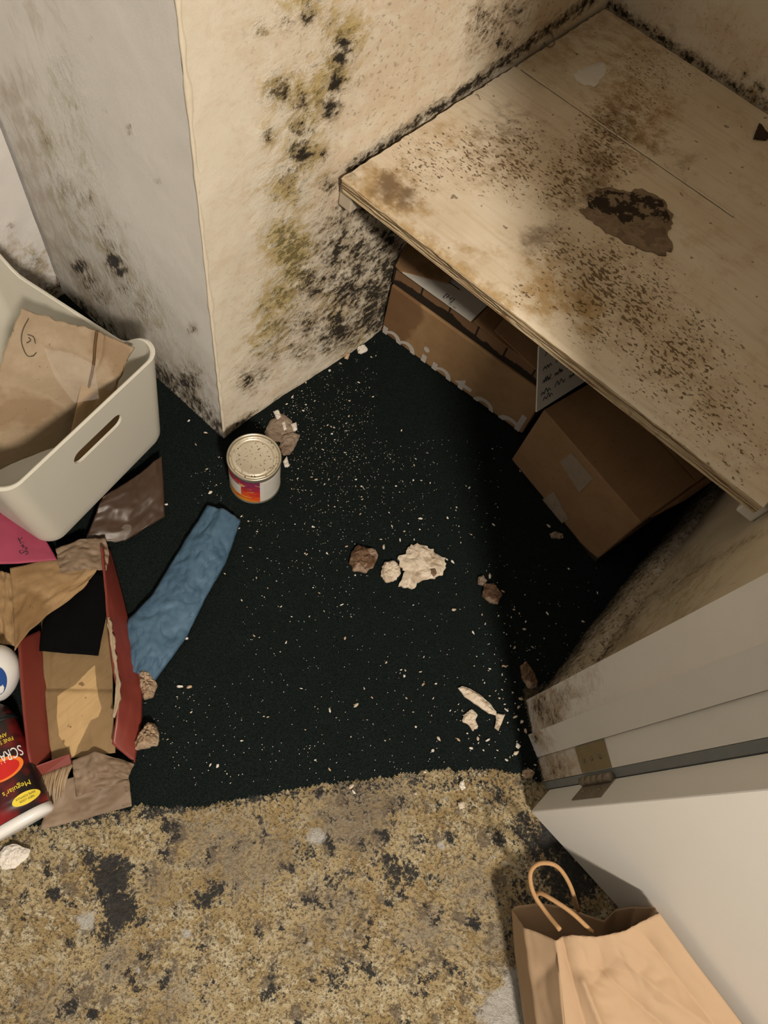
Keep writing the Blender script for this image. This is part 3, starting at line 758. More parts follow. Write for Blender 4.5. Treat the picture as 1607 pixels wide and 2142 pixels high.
# printed carton on top of it
up, uc = carton('cardboard_box', A+eym*.004-exm*.004, exm, eym, wm+.012, .335, .1525, .2, PRINTC, 'flat carton with dark printed side and white shipping label, on top of the lettered carton')
def topq(pts, z): return np.array([hz(px, py, z) for px, py in pts])
bm_ = put('top_panel', *slab(np.array([[*(uc[i]), .2035] for i in range(4)]), .003, (0, 0, 1)), CARDB, up, smooth=False)
q = topq([(833,548),(842,570),(985,672),(1060,600),(950,520)], .208)
V, F = slab(q[::-1], .0012, (0, 0, 1)); lab = put('shipping_label', V, F, PAPER, up, smooth=False)
q = np.array([hz(828,556,.209), hz(838,566,.2095), hz(938,592,.212), hz(965,540,.222), hz(850,505,.22)])
V, F = slab(q[::-1], .003, (0, 0, 1)); put('flap', V, F, CARDB, up, smooth=False)
q = np.array([hz(992,672,.209), hz(1128,775,.209), hz(1128,770,.209), hz(1160,700,.213), hz(1050,610,.213)])
V, F = slab(np.delete(q, 2, 0)[::-1], .003, (0, 0, 1)); put('flap', V, F, CARDB, up, smooth=False)
q = np.array([hz(1035,690,.214), hz(1122,772,.2135), hz(1150,690,.228), hz(1075,640,.228)])
V, F = slab(q[::-1], .003, (0, 0, 1)); put('flap', V, F, CARDB2, up, smooth=False)
def lab3(px, py, z=.2087): return hz(px, py, z)
def ldir(a, b): d = lab3(*b)-lab3(*a); return d/np.linalg.norm(d)
lx = ldir((900,600),(985,660)); ly = np.cross((0, 0, 1), lx)
text_on('print', '[H]', lab3(926,622), lx, ly, .020, INK, lab, lift=.0)
text_on('print', '||| |||', lab3(938,636), lx, ly, .016, INK, lab, lift=.0, height=.004)
q = np.array([lab3(938,590), lab3(962,607), lab3(963,605.5), lab3(939,588.5)]); put('print', *slab(q, .0003, (0, 0, 1)), INK, lab, smooth=False)

# shipping carton
A = np.array([-.138, .826]); Bq = np.array([.121, .768]); exs = (Bq-A)/np.linalg.norm(Bq-A); eys = np.array([-exs[1], exs[0]]); ws = np.linalg.norm(Bq-A)
ship, s4 = carton('cardboard_box', A, exs, eys, ws, .30, .0105, .196, CARDB2, 'plain brown carton patched with clear tape, nearest the door frame under the shelf')
e3 = np.array([exs[0], exs[1], 0]); n3 = np.array([eys[0], eys[1], 0]); A3 = np.array([A[0], A[1], 0])
def sp(u_, v_, w_): return A3+e3*u_+n3*v_+np.array([0, 0, w_])      # along front, into depth, up
# top flaps with the seam running across
V, F = slab([sp(.002, .0, .1985), sp(ws-.002, .0, .1985), sp(ws-.002, .148, .1985), sp(.002, .148, .1985)], .003, (0, 0, 1)); put('flap', V, F, CARDB2, ship, smooth=False)
V, F = slab([sp(.002, .152, .1985), sp(ws-.002, .152, .1985), sp(ws-.002, .298, .1985), sp(.002, .298, .1985)], .003, (0, 0, 1)); put('flap', V, F, CARDB2, ship, smooth=False)
# tapes: one folded over the front edge, one low on the front
def front(px, py):
    d = ray(px, py); t = ((A3-CAM)@n3)/(d@n3); return CAM+d*t-n3*.0012
V, F = slab(np.array([front(*p) for p in ((1172,965),(1197,946),(1242,1000),(1213,1030))]), .0006, -n3); put('tape', V, F, TAPE, ship, smooth=False)
V, F = slab(np.array([front(*p) for p in ((1133,1046),(1160,1028),(1190,1085),(1164,1103))]), .0006, -n3); put('tape', V, F, TAPE, ship, smooth=False)
# torn blackened side flap
V, F = slab([sp(ws+.001, .01, .150), sp(ws+.004, .09, .140), sp(ws+.006, .20, .158), sp(ws+.004, .26, .19), sp(ws+.001, .12, .187), sp(ws+.001, .05, .178)], .002, e3); put('side_tear', V, F, CHAR, ship, smooth=False)
V, F = slab([sp(ws+.003, .03, .187), sp(ws+.012, .12, .178), sp(ws+.014, .27, .190), sp(ws+.003, .28, .2)], .002, e3); put('side_flap', V, F, CARDB2, ship, smooth=False)
V, F = slab([sp(ws-.06, -.0016, .011), sp(ws+.001, -.0016, .011), sp(ws+.001, -.0016, .026), sp(ws-.02, -.0016, .018)], .001, -n3); put('damp_corner', V, F, CHAR, ship, smooth=False)

# handwritten card leaning between the cartons
c0 = hz(1123, 862, .2015); c1 = hz(1245, 785, .203); c3 = hz(1128, 725, .285); c2 = c3+(c1-c0)*1.0
card = empty('note_card', tuple(c0), 'white card covered with handwriting, leaning between the stacked cartons and the taped carton', 'card')
V, F = slab([c0, c1, c2, c3], .003); pn = put('panel', V, F, PAPER, card, smooth=False)
cu_ = (c1-c0); cv_ = (c3-c0); cn = np.cross(cu_, cv_); cn /= np.linalg.norm(cn)
def oncard(a, b): return c0+cu_*a+cv_*b+cn*.0006
L = []
for k, (a0, b0, ww) in enumerate(((.06, .22, .5), (.08, .40, .75), (.55, .30, .40), (.08, .60, .85), (.1, .80, .8), (.1, .12, .2))):
    aa = a0
    while aa < a0+ww:
        w_ = random.uniform(.12, .24); L.append(scribble(aa, b0, w_, .075, random.randint(6, 10), 40+len(L), .0)); aa += w_+.07
strokes('handwriting', L, oncard, .0007, INK, card)

# =================================================================== PAINT CAN
cc = hz(532, 955, .105); CR = .0485
can = empty('paint_can', (cc[0], cc[1], ZC), 'small metal paint can with an orange flame label and speckled lid, beside the pier corner', 'can')
zb = ZC-.001; hc = .105-zb
V, F = lathe([(0, 0), (CR*.93, 0), (CR, .0015), (CR, .004), (CR*.965, .006), (CR*.965, hc-.012), (CR, hc-.009), (CR*1.01, hc-.004), (CR, hc), (CR*.965, hc+.0005), (CR*.93, hc-.002), (CR*.915, hc-.006)], (cc[0], cc[1], zb)); put('body', V, F, TIN, can)
V, F = lathe([(CR*.92, hc-.006), (CR*.90, hc-.0015), (CR*.86, hc-.0008), (CR*.83, hc-.003), (CR*.80, hc-.0065), (CR*.74, hc-.0065), (CR*.71, hc-.0045), (CR*.66, hc-.0045), (CR*.62, hc-.0055), (.0001, hc-.005)], (cc[0], cc[1], zb), 64); put('lid', V, F, TINLID, can)
def arc_label(a0, a1, z0, z1, r, n=28):
    t = np.linspace(a0, a1, n); V = np.concatenate([np.c_[cc[0]+r*np.cos(t), cc[1]+r*np.sin(t), np.full(n, zz)] for zz in (z0, z1)])
    return V, grid_faces(n, 2)
fr = hz(546, 1040, .05)[:2]-cc[:2]; ab = math.atan2(fr[1], fr[0])
lz0, lz1 = zb+.007, zb+hc-.0135
V, F = arc_label(ab-2.0, ab, lz0, lz1, CR*.975); put('label', V, F, CANLABEL, can)
V, F = arc_label(ab, ab+2.2, lz0, lz1, CR*.975); wl = put('label', V, F, PAPER, can)
for k in range(11):
    zz = lz1-.012-k*.0055; V, F = arc_label(ab+.14, ab+random.uniform(.8, 1.15), zz-.0011, zz, CR*.979, 12); put('print', V, F, GREYINK, wl)
V, F = arc_label(ab-1.9, ab-.75, lz0+.02, lz0+.055, CR*.978); put('panel', V, F, PAPER, can)

# =================================================================== WHITE STORAGE BOX
ef = np.array([.054, -.319]); ef /= np.linalg.norm(ef)           # along the front, toward the threshold
eb = np.array([-ef[1]*-1, 0])                                     # placeholder, set below
en = np.array([-ef[1], ef[0]]);                                   # outward normal of the handle face
if en[0] < 0: en = -en
FR = np.array([-.611, .367]); LEN_F, LEN_S = .318, .40
ctr = FR+ef*LEN_F/2-en*LEN_S/2
bx_root = empty('storage_box', (ctr[0], ctr[1], .055), 'white plastic storage box with rounded corners and an oval handle hole', 'storage box')
def rrect(hw, hl, r, n=10):
    P = []
    for cx_, cy_, a0 in ((hl-r, hw-r, 0), (-hl+r, hw-r, 90), (-hl+r, -hw+r, 180), (hl-r, -hw+r, 270)):
        for k in range(n+1):
            t = math.radians(a0+90*k/n); P.append((cx_+r*math.cos(t), cy_+r*math.sin(t)))
    # densify straight sides
    out = []
    for i in range(len(P)):
        a = np.array(P[i]); b = np.array(P[(i+1) % len(P)]); m = 26 if i % (n+1) == n else 1
        out += [a+(b-a)*t/m for t in range(m)]
    return np.array(out)
def storage():
    zb_, zt_ = .055, .30; T = .0045
    def lvl(t, inset=0):        # t 0 bottom .. 1 top
        hw = (.288+(.318-.288)*t)/2-inset; hl = (.365+(.40-.365)*t)/2-inset; return rrect(hw, hl, max(.03-inset*.3, .02))
    n = len(lvl(0)); ref = lvl(1)
    def rim(P):                 # the rim swoops down along the two long sides
        s = P[:, 0]/.2; dip = .052*(1-sstep(.50, .86, np.abs(s)))*sstep(.10, .14, np.abs(P[:, 1])); return dip
    dip = rim(ref); rows = []
    ts_ = np.linspace(0, 1, 16)
    def place(P, z): 
        Q = ctr+np.outer(P[:, 0], en)+np.outer(P[:, 1], -ef); return np.c_[Q, z]
    bot = lvl(0); rows.append(place(bot*.0, np.full(n, zb_))); rows.append(place(bot*.93, np.full(n, zb_))); rows.append(place(bot*.985, np.full(n, zb_+.004)))
    for t in ts_[1:]: rows.append(place(lvl(t), zb_+(zt_-zb_-dip)*t))
    rows.append(place(lvl(1, -.0014), zt_-dip+.001)); rows.append(place(lvl(1, T/2), zt_-dip+.0022)); rows.append(place(lvl(1, T), zt_-dip+.0005))
    for t in ts_[::-1][1:-1]: rows.append(place(lvl(t, T), zb_+(zt_-zb_-dip)*t))
    rows.append(place(lvl(0, T)*.97, np.full(n, zb_+T))); rows.append(place(bot*.0, np.full(n, zb_+T)))
    V = np.concatenate(rows); return V, grid_faces(n, len(rows), True)
V, F = storage()
body = put('body', V, F, PLASTIC, bx_root)
# oval handle hole, cut for real
def capsule_cutter(p, q, r):
    ax = (q-p)/np.linalg.norm(q-p); nn = np.array([en[0], en[1], 0.]); upv = np.cross(nn, ax); P = []
    for k in range(13): t = math.radians(90-180*k/12); P.append(q+r*(math.cos(t)*ax+math.sin(t)*upv))
    for k in range(13): t = math.radians(270-180*k/12); P.append(p+r*(math.cos(t)*ax+math.sin(t)*upv))
    P = np.array(P); k = len(P); V = np.concatenate([P-nn*.03, P+nn*.03]); F = [list(range(k)), list(range(2*k-1, k-1, -1))]+[[i, i+k, (i+1) % k+k, (i+1) % k] for i in range(k)]
    return V, F
s0 = hx(166, 950, -.588); s1 = hx(238, 882, -.598); zsl = (s0[2]+s1[2])/2; s0[2] = s1[2] = zsl
V, F = capsule_cutter(s0, s1, .0150)
cut = put('cutter', V, F, PLASTIC, smooth=False, loc=(0, 0, 0))
bmx = bmesh.new(); bmx.from_mesh(cut.data); bmesh.ops.recalc_face_normals(bmx, faces=bmx.faces); bmx.to_mesh(cut.data); bmx.free()
bmx = bmesh.new(); bmx.from_mesh(body.data); bmesh.ops.remove_doubles(bmx, verts=bmx.verts, dist=1e-6); bmesh.ops.recalc_face_normals(bmx, faces=bmx.faces); bmx.to_mesh(body.data); bmx.free()
md = body.modifiers.new('hole', 'BOOLEAN'); md.operation = 'DIFFERENCE'; md.object = cut; md.solver = 'EXACT'
bpy.context.view_layer.update()
nm = bpy.data.meshes.new_from_object(body.evaluated_get(bpy.context.evaluated_depsgraph_get()))
body.modifiers.clear(); body.data = nm; bpy.data.objects.remove(cut)
nm.polygons.foreach_set('use_smooth', np.ones(len(nm.polygons), bool))
try: nm.set_sharp_from_angle(angle=math.radians(40))
except Exception: pass

# mouldy card slanting out of it
T_ = P3([(45,642,.315),(130,672,.312),(200,690,.308),(280,728,.295)])
Bt = P3([(-60,1010,.085),(40,960,.085),(120,930,.09),(190,880,.10)])
L_ = P3([(45,642,.315),(0,770,.25),(-60,1010,.085)]); R_ = P3([(280,728,.295),(245,800,.235),(190,880,.10)])
V, F = coons(T_, R_, Bt, L_, 50, 50)
uu, vv = np.meshgrid(np.linspace(0, 1, 50), np.linspace(0, 1, 50)); uu = uu.ravel(); vv = vv.ravel()
V[:, 2] += .004*(fbm(uu*5, vv*5, 8)-.5)*2-.006*np.exp(-((uu-.72-.05*np.sin(vv*9))/.025)**2)
edge = np.minimum.reduce([uu, 1-uu, vv]); V[:, :2] += (edge < .01)[:, None]*.003*(np.c_[fbm(uu*30, vv*30, 5), fbm(uu*30, vv*30, 6)]-.5)*2
cs = empty('cardboard_sheet', tuple(V.mean(0)), 'torn mouldy piece of pale cardboard standing in the white storage box', 'cardboard')
sheet_o = put('sheet', V, F, CARDT, cs); solid(sheet_o, .004)
def oncs(px, py):
    d = ray(px, py); # nearest sheet vertex along the ray
    t = (V-CAM)@d/(d@d); dist = np.linalg.norm(CAM+np.outer(t, d)-V, axis=1); return hz(px, py, V[dist.argmin()][2]+.006)
FADED = plain('faded ink', (.10, .08, .05), .8, bump=0)
for Lk in ([(60,666),(48,690),(45,715),(55,742),(68,745),(76,738)], [(56,718),(64,712),(60,706)], [(58,700),(70,705),(74,718)]): strokes('pen_mark', [Lk], oncs, .0008, FADED, cs)
strokes('seam', [[(203,692),(199,720),(196,760),(188,800),(176,850),(160,900)]], oncs, .0022, plain('dark torn seam', (.13, .075, .035), .9), cs)
# second flap of card behind it
T2 = P3([(195,690,.285),(275,735,.27)]); B2 = P3([(130,1000,.12),(268,882,.13)])
V2, F2 = coons(T2, P3([(275,735,.27),(238,828,.20),(268,882,.13)]), B2, [T2[0], B2[0]], 24, 30); V2 = crumple(V2, 24, 30, .004, 4, 5)
o2 = put('torn_flap', V2, F2, CARDK, cs); solid(o2, .003)
# thin clear film caught on the card
Tf = P3([(95,735,.30),(150,745,.297),(200,770,.290)]); Bf = P3([(120,800,.285),(160,850,.275),(210,840,.27)])
V2, F2 = coons(Tf, [Tf[-1], Bf[-1]], Bf, [Tf[0], Bf[0]], 24, 18); V2 = crumple(V2, 24, 18, .003, 5, 15); V2[:, 2] += .006
o2 = put('plastic_film', V2, F2, FILM); tag(o2, 'crumpled scrap of clear plastic film on the mouldy cardboard', 'plastic film')

# =================================================================== JUNK PILE ON THE LEFT
# red box, flattened and torn
rb = empty('red_box', (-.36, -.02, ZC), 'torn open shallow red box lined with kraft card, below the white storage box', 'box')
# inner card
Ti = P3([(85,1215,.022),(215,1190,.022)]); Bi = P3([(110,1592,.020),(242,1575,.020)])
Li = P3([(85,1215,.022),(92,1400,.020),(110,1592,.020)]); Ri = P3([(215,1190,.022),(236,1400,.020),(242,1575,.020)])
Vb_, Fb_ = coons(Ti, Ri, Bi, Li, 80, 160); Vb_ = crumple(Vb_, 80, 160, .002, 4, 3)
uu, vv = np.meshgrid(np.linspace(0, 1, 80), np.linspace(0, 1, 160)); vv = vv.ravel(); uu = uu.ravel()
Vb_[:, 2] += .004*sstep(.0, .03, vv-.62-.06*uu)*(1-sstep(.0, .5, vv-.65))
ihit = lambda px, py: hz(px, py, .02)[:2]
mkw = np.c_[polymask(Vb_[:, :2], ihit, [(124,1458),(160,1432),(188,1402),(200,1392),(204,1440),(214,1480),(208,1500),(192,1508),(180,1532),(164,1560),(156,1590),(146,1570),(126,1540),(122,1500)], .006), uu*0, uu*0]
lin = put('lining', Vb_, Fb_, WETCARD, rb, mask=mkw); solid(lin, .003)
# right side wall, slanting outward, buckled
To = P3([(214,1142,.065),(226,1290,.062),(238,1400,.058),(249,1455,.06),(243,1510,.052),(234,1556,.04)])
Bo = P3([(232,1150,.012),(262,1260,.012),(288,1370,.012),(299,1440,.016),(298,1500,.014),(283,1596,.010)])
V, F = coons(To, [To[-1], Bo[-1]], Bo, [To[0], Bo[0]], 60, 12); V = crumple(V, 60, 12, .002, 6, 9)
o = put('side_wall', V, F, RED, rb); solid(o, .003)
# ragged card core along its top edge
Tc = P3([(224,1290,.060),(231,1345,.0605),(243,1420,.0605),(240,1470,.055),(234,1500,.05)]); Tc2 = P3([(232,1300,.062),(238,1345,.063),(250,1420,.063),(250,1460,.061),(240,1502,.052)])
V, F = coons(Tc, [Tc[-1], Tc2[-1]], Tc2, [Tc[0], Tc2[0]], 40, 5); V = crumple(V, 40, 5, .003, 14, 19)
o = put('torn_edge', V, F, CARDT, rb); solid(o, .004)
# left side wall: inner face
To = P3([(36,1340,.062),(46,1480,.062),(56,1575,.06),(62,1612,.055)]); Bo = P3([(84,1318,.018),(96,1430,.018),(104,1540,.018),(108,1584,.018)])
V, F = coons(To, [To[-1], Bo[-1]], Bo, [To[0], Bo[0]], 40, 10); V = crumple(V, 40, 10, .001, 4, 29)
o = put('side_wall', V, F, RED, rb); solid(o, -.003)
# small turned-up end flap
q = np.array([hz(72,1604,.050), hz(146,1577,.046), hz(150,1600,.036), hz(86,1624,.036)])
V, F = slab(q[::-1], .003); o = put('end_flap', V, F, RED, rb, smooth=False); bevel(o, .001)
# shredded corrugated edge: separate fibre strips
for k in range(15):
    t = k/14.; p0 = hz(90+60*t, 1621-22*t, .036); p1 = hz(84+50*t+random.uniform(-3, 3), 1692-14*t-22*t*t+random.uniform(-10, 6), .026)
    P = spline([p0, (p0+p1)/2+np.array([0, 0, .006+random.uniform(-.002, .003)]), p1], 8)
    V, F = tube(P, .0024, 5, np.linspace(1, .45, 8)); put('fibre', V, F, CARDT if k % 3 else CARDK, rb)
# long end panel hanging out over the threshold
Te = P3([(104,1640,.024),(170,1620,.026),(262,1592,.022)]); Be = P3([(86,1735,.011),(180,1712,.011),(276,1686,.011)])
V, F = coons(Te, P3([(262,1592,.022),(272,1640,.016),(276,1686,.011)]), Be, P3([(104,1640,.024),(95,1690,.014),(86,1735,.011)]), 40, 30); V = crumple(V, 40, 30, .0025, 4, 39)
o = put('end_panel', V, F, KRAFTD, rb); solid(o, .002)
Te = P3([(152,1592,.03),(200,1572,.034),(282,1598,.022)]); Be = P3([(162,1668,.026),(205,1650,.030),(266,1640,.024)])
V, F = coons(Te, P3([(282,1598,.022),(274,1612,.024),(266,1640,.024)]), Be, P3([(152,1592,.03),(156,1630,.03),(162,1668,.026)]), 36, 24); V = crumple(V, 36, 24, .004, 4, 49)
o = put('end_panel', V, F, KRAFTD, rb); solid(o, .002)

# black felt square
V, F = coons(P3([(120,1250,.040),(168,1190,.040),(224,1206,.040)]), P3([(224,1206,.040),(222,1290,.036),(206,1372,.030)]), P3([(84,1362,.034),(150,1368,.030),(206,1372,.030)]), P3([(120,1250,.040),(90,1308,.038),(84,1362,.034)]), 24, 24)
V = crumple(V, 24, 24, .002, 3, 4); o = put('felt_square', V, F, BLACKF); solid(o, .004); tag(o, 'square of black felt lying across the red box', 'felt')
# stained kraft paper folded over it
V, F = coons(P3([(22,1190,.047),(90,1172,.045),(170,1172,.045),(222,1150,.046)]), P3([(222,1150,.046),(205,1190,.048),(176,1232,.052)]), P3([(32,1362,.073),(62,1320,.073),(108,1282,.063),(176,1232,.052)]), P3([(22,1190,.047),(28,1270,.062),(32,1362,.073)]), 44, 40)
V = crumple(V, 44, 40, .004, 3.2, 14); o = put('kraft_paper', V, F, KRAFT); solid(o, .0012); tag(o, 'stained kraft paper with damp brown patches, beside the black felt', 'paper')
# more paper below, at the picture edge
V, F = coons(P3([(-40,1180,.045),(0,1190,.045),(34,1205,.046)]), P3([(34,1205,.046),(30,1290,.058),(36,1350,.062)]), P3([(-50,1330,.045),(0,1345,.045),(36,1350,.062)]), P3([(-40,1180,.045),(-50,1330,.045)]), 26, 30)
V = crumple(V, 26, 30, .009, 3.5, 24); V[:, 2] -= .012; o = put('kraft_paper', V, F, KRAFT); solid(o, .0012); tag(o, 'crumpled brown paper at the left edge, under the pink envelope', 'paper')
V, F = coons(P3([(118,1150,.046),(170,1130,.046),(222,1128,.044)]), P3([(222,1128,.044),(230,1160,.05),(224,1196,.054)]), P3([(130,1200,.058),(180,1190,.060),(224,1196,.054)]), P3([(118,1150,.046),(122,1180,.054),(130,1200,.058)]), 30, 24)
V = crumple(V, 30, 24, .006, 4, 34); o = put('paper_wad', V, F, KRAFTD); solid(o, .0012); tag(o, 'wad of grey-brown packing paper under the storage box corner', 'paper')
# glossy brown sheet under the box, with clear round sticker
V, F = coons(P3([(215,1040,.050),(280,1000,.046),(338,955,.042)]), P3([(338,955,.042),(342,1010,.032),(345,1082,.012)]), P3([(178,1135,.03),(262,1132,.022),(345,1082,.012)]), P3([(215,1040,.050),(195,1090,.04),(178,1135,.03)]), 40, 30)
V = crumple(V, 40, 30, .004, 3, 44); bs = empty('brown_sheet', tuple(V.mean(0)), 'glossy dark brown sheet with a clear round sticker, under the storage box', 'sheet')
o = put('sheet', V, F, FOLDER, bs); solid(o, .0015)
tt = np.linspace(0, 2*math.pi, 28, endpoint=False); d_ = V
pc = np.array([hz(254+22*math.cos(t)*.95-6*math.sin(t), 1116+16*math.sin(t)*1.1-7*math.cos(t), .030) for t in tt]); ce = pc.mean(0)
sv = np.concatenate([[ce+np.array([0, 0, .002])], pc+np.array([0, 0, .001])]); sf = [(0, i+1, (i+1) % 28+1) for i in range(28)]
o = put('sticker', sv, sf, FILM, bs); tag(o, 'clear round sticker')
# pink envelope
V, F = coons(P3([(-40,1075,.050),(14,1072,.050),(60,1095,.050),(85,1112,.050)]), P3([(85,1112,.050),(105,1145,.051),(120,1172,.052)]), P3([(-40,1182,.056),(40,1181,.055),(120,1174,.052)]), P3([(-40,1075,.050),(-40,1182,.056)]), 24, 18)
V = crumple(V, 24, 18, .0015, 2.5, 54)
en_ = empty('envelope', tuple(V.mean(0)), 'pink envelope with handwriting, tucked under the white storage box', 'envelope')
o = put('paper', V, F, PINK, en_); solid(o, .0015)
VP = V.copy()
def onenv(px, py):
    d = ray(px, py); t = (VP-CAM)@d/(d@d); dist = np.linalg.norm(CAM+np.outer(t, d)-VP, axis=1); zz = VP[dist.argmin()][2]; return hz(px, py, zz+.0012)
strokes('handwriting', [[(51,1113),(57,1126)], [(60,1112),(54,1120),(64,1124)], [(57,1130),(62,1128),(61,1134),(66,1131)], [(64,1136),(70,1133),(66,1140),(58,1146),(54,1141),(62,1139)], [(66,1144),(70,1141),(72,1146),(66,1148)]], lambda a_, b_: onenv(a_-13, b_+12), .0009, INK, en_)

# ---- white bottle with blue oval label (only its end is in frame)
def bottle_frame(p0, p1):
    ax = p1-p0; Ln = np.linalg.norm(ax); ax = ax/Ln; side = np.cross(ax, (0, 0, 1)); side /= np.linalg.norm(side); upv = np.cross(side, ax); return ax, Ln, side, upv
def lying(p0, p1, prof, n=40):
    """prof: (t along axis 0..1, half width, half thickness, sink)"""
    ax, Ln, side, upv = bottle_frame(p0, p1); V = []
    for t, hw, ht in prof:
        for k in range(n):
            a = 2*math.pi*k/n; ca, sa = math.cos(a), math.sin(a); pw = .8
            V.append(p0+ax*Ln*t+side*hw*abs(ca)**pw*np.sign(ca)+upv*ht*abs(sa)**pw*np.sign(sa))
    V = np.array(V); F = [tuple(f) for f in grid_faces(n, len(prof), True)]+[list(range(n-1, -1, -1)), list(range((len(prof)-1)*n, len(prof)*n))]
    return V, F
p0 = hz(-190, 1385, .056); p1 = hz(37, 1418, .054)
ax, Ln, side, upv = bottle_frame(p0, p1)
wb = empty('spray_bottle', (p1[0], p1[1], ZC), 'white plastic bottle with a blue oval badge, cut off by the left edge', 'bottle')
prof = [(0, .02, .02), (.1, .036, .034), (.25, .042, .040)]+[(1-(.036*(1-math.sin(q_)))/Ln, .044*math.cos(q_)+.0005, .042*math.cos(q_)+.0005) for q_ in np.linspace(0, math.pi/2, 12)]
V, F = lying(p0, p1, prof); put('body', V, F, WHITEPL, wb)
def surf(p0, ax, Ln, side, upv, prof):
    tt_, ww_, hh_ = [np.array([p[i] for p in prof]) for i in range(3)]
    def f(t, s, lift=.0008):        # t along axis, s across in metres
        hw = np.interp(t, tt_, ww_); ht = np.interp(t, tt_, hh_); c = np.clip(s/hw, -.98, .98)
        ca = abs(c)**(1/.8); sa = math.sqrt(max(0, 1-ca*ca))**.8
        return p0+ax*Ln*t+side*s+upv*(ht*sa+lift)
    return f
sf_ = surf(p0, ax, Ln, side, upv, prof)
def oval_on(f, t0, s0, rt, rs, lift, n=32, ang=0):
    V = [f(t0, s0, lift)]
    for rr in (.5, 1.0):
        for k in range(n):
            a = 2*math.pi*k/n; du, dv = rr*rs*math.cos(a), rr*rt*math.sin(a); V.append(f(t0+(dv*math.cos(ang)+du*math.sin(ang))/Ln, s0+du*math.cos(ang)-dv*math.sin(ang), lift))
    F = [(0, 1+k, 1+(k+1) % n) for k in range(n)]+[(1+k, 1+n+k, 1+n+(k+1) % n, 1+(k+1) % n) for k in range(n)]
    return np.array(V), F
V, F = oval_on(sf_, 1-.019/Ln, .014, .014, .020, .0014); bl = put('badge', V, F, BLUEINK, wb); tag(bl, 'blue oval badge')
strokes('script', [[(-.022+.044*i/9, .004*math.sin(i*1.7)) for i in range(10)]], lambda a, b: sf_(1-.019/Ln+b/Ln, .014+a*.6, .0022), .0012, WHITEINK, bl)
V, F = oval_on(sf_, .50, -.002, .030, .036, .0008); put('badge', V, F, REDINK, wb)

# ---- black bottle with white cap lying toward the threshold
p0 = hz(-54, 1480, .046); p1 = hz(46, 1730, .042)
axb, Lb, sideb, upb = bottle_frame(p0, p1); Ln = Lb
profb = [(0, .020, .016), (.03, .026, .020), (.10, .040, .026), (.20, .046, .028), (.5, .048, .029), (.8, .047, .028), (.93, .045, .026)]
bb = empty('polish_bottle', ((p0[0]+p1[0])/2, (p0[1]+p1[1])/2, ZC), 'black and red squeeze bottle with a white cap, lying at the left by the threshold', 'bottle')
V, F = lying(p0, p1, profb); put('body', V, F, BOTTLEPRINT, bb)
V, F = lying(p0, p1, [(.932, .043, .024), (.935, .046, .027), (.985, .046, .027), (1.0, .042, .024)]); o = put('cap', V, F, WHITEPL, bb); tag(o, 'white flip cap')
V, F = lying(p0, p1, [(-.03, .019, .015), (-.02, .021, .017), (.2, .0468, .0287), (.235, .0476, .0294)]); put('shoulder', V, F, BLACKPL, bb)
fb = surf(p0, axb, Lb, sideb, upb, profb)
def onb(t0, s0, sgn=1):
    # text reads with its top toward the cap
    return lambda X_, Y_: np.array([fb(t0+y/Lb, s0-x*sgn, .001) for x, y in zip(X_, Y_)])
sg = 1 if np.cross(-sideb, axb)[2] > 0 else -1
def btext(s, t0, s0, wdt, hgt, mat):
    text_on('lettering', s, (0, 0, 0), (1, 0, 0), (0, 1, 0), wdt, mat, bb, height=hgt, warp=onb(t0, s0*sg, sg))
btext('SCRATCHX', .46, 0.0415, .060, .016, WHITEINK)
btext('FINE SCRATCH', .375, 0.0370, .042, .006, YELINK)
btext('AND BLEMISH', .33, 0.0320, .038, .006, YELINK)
btext("Meguiar's", .72, .036, .036, .010, YELINK)
V, F = oval_on(fb, .58, .012*sg, .016, .026, .0007); put('badge', V, F, ORINK, bb)
V, F = oval_on(fb, .585, .011*sg, .012, .022, .0010); put('badge', V, F, REDINK, bb)
V, F = oval_on(fb, .845, .024*sg, .0085, .018, .0008); bd = put('badge', V, F, YELINK, bb); tag(bd, 'yellow oval badge')
btext('NEW LOOK', .848, .034, .019, .0032, INK); btext('SAME FORMULA', .822, .037, .025, .0032, INK)

# =================================================================== BLUE CLOTH
V, F = coons(P3([(436,1062,.014),(470,1072,.020),(502,1092,.014)]), P3([(502,1092,.014),(470,1180,.015),(425,1260,.014),(385,1340,.014),(322,1424,.012)]),
             P3([(262,1400,.012),(290,1412,.014),(322,1424,.012)]), P3([(436,1062,.014),(380,1150,.016),(320,1250,.016),(270,1300,.014),(262,1400,.012)]), 30, 90)
uu, vv = np.meshgrid(np.linspace(0, 1, 30), np.linspace(0, 1, 90)); uu = uu.ravel(); vv = vv.ravel()
V[:, 2] += .008*np.sin(np.pi*uu)**.5+.0035*(1-np.abs(2*fbm(uu*3+vv*2, vv*9, 4)-1)*2)+.003*(1-np.abs(2*fbm(uu*7, vv*14-uu*3, 9)-1)*2)
o = put('cloth_strip', V, F, BLUE); solid(o, .003); tag(o, 'folded strip of wrinkled blue cloth on the black carpet', 'cloth')

# =================================================================== PAPER BAG
bag = empty('paper_bag', tuple(hz(1300, 2060, 0)), 'open brown paper carrier bag with twisted cord handles, leaning against the white door', 'bag')
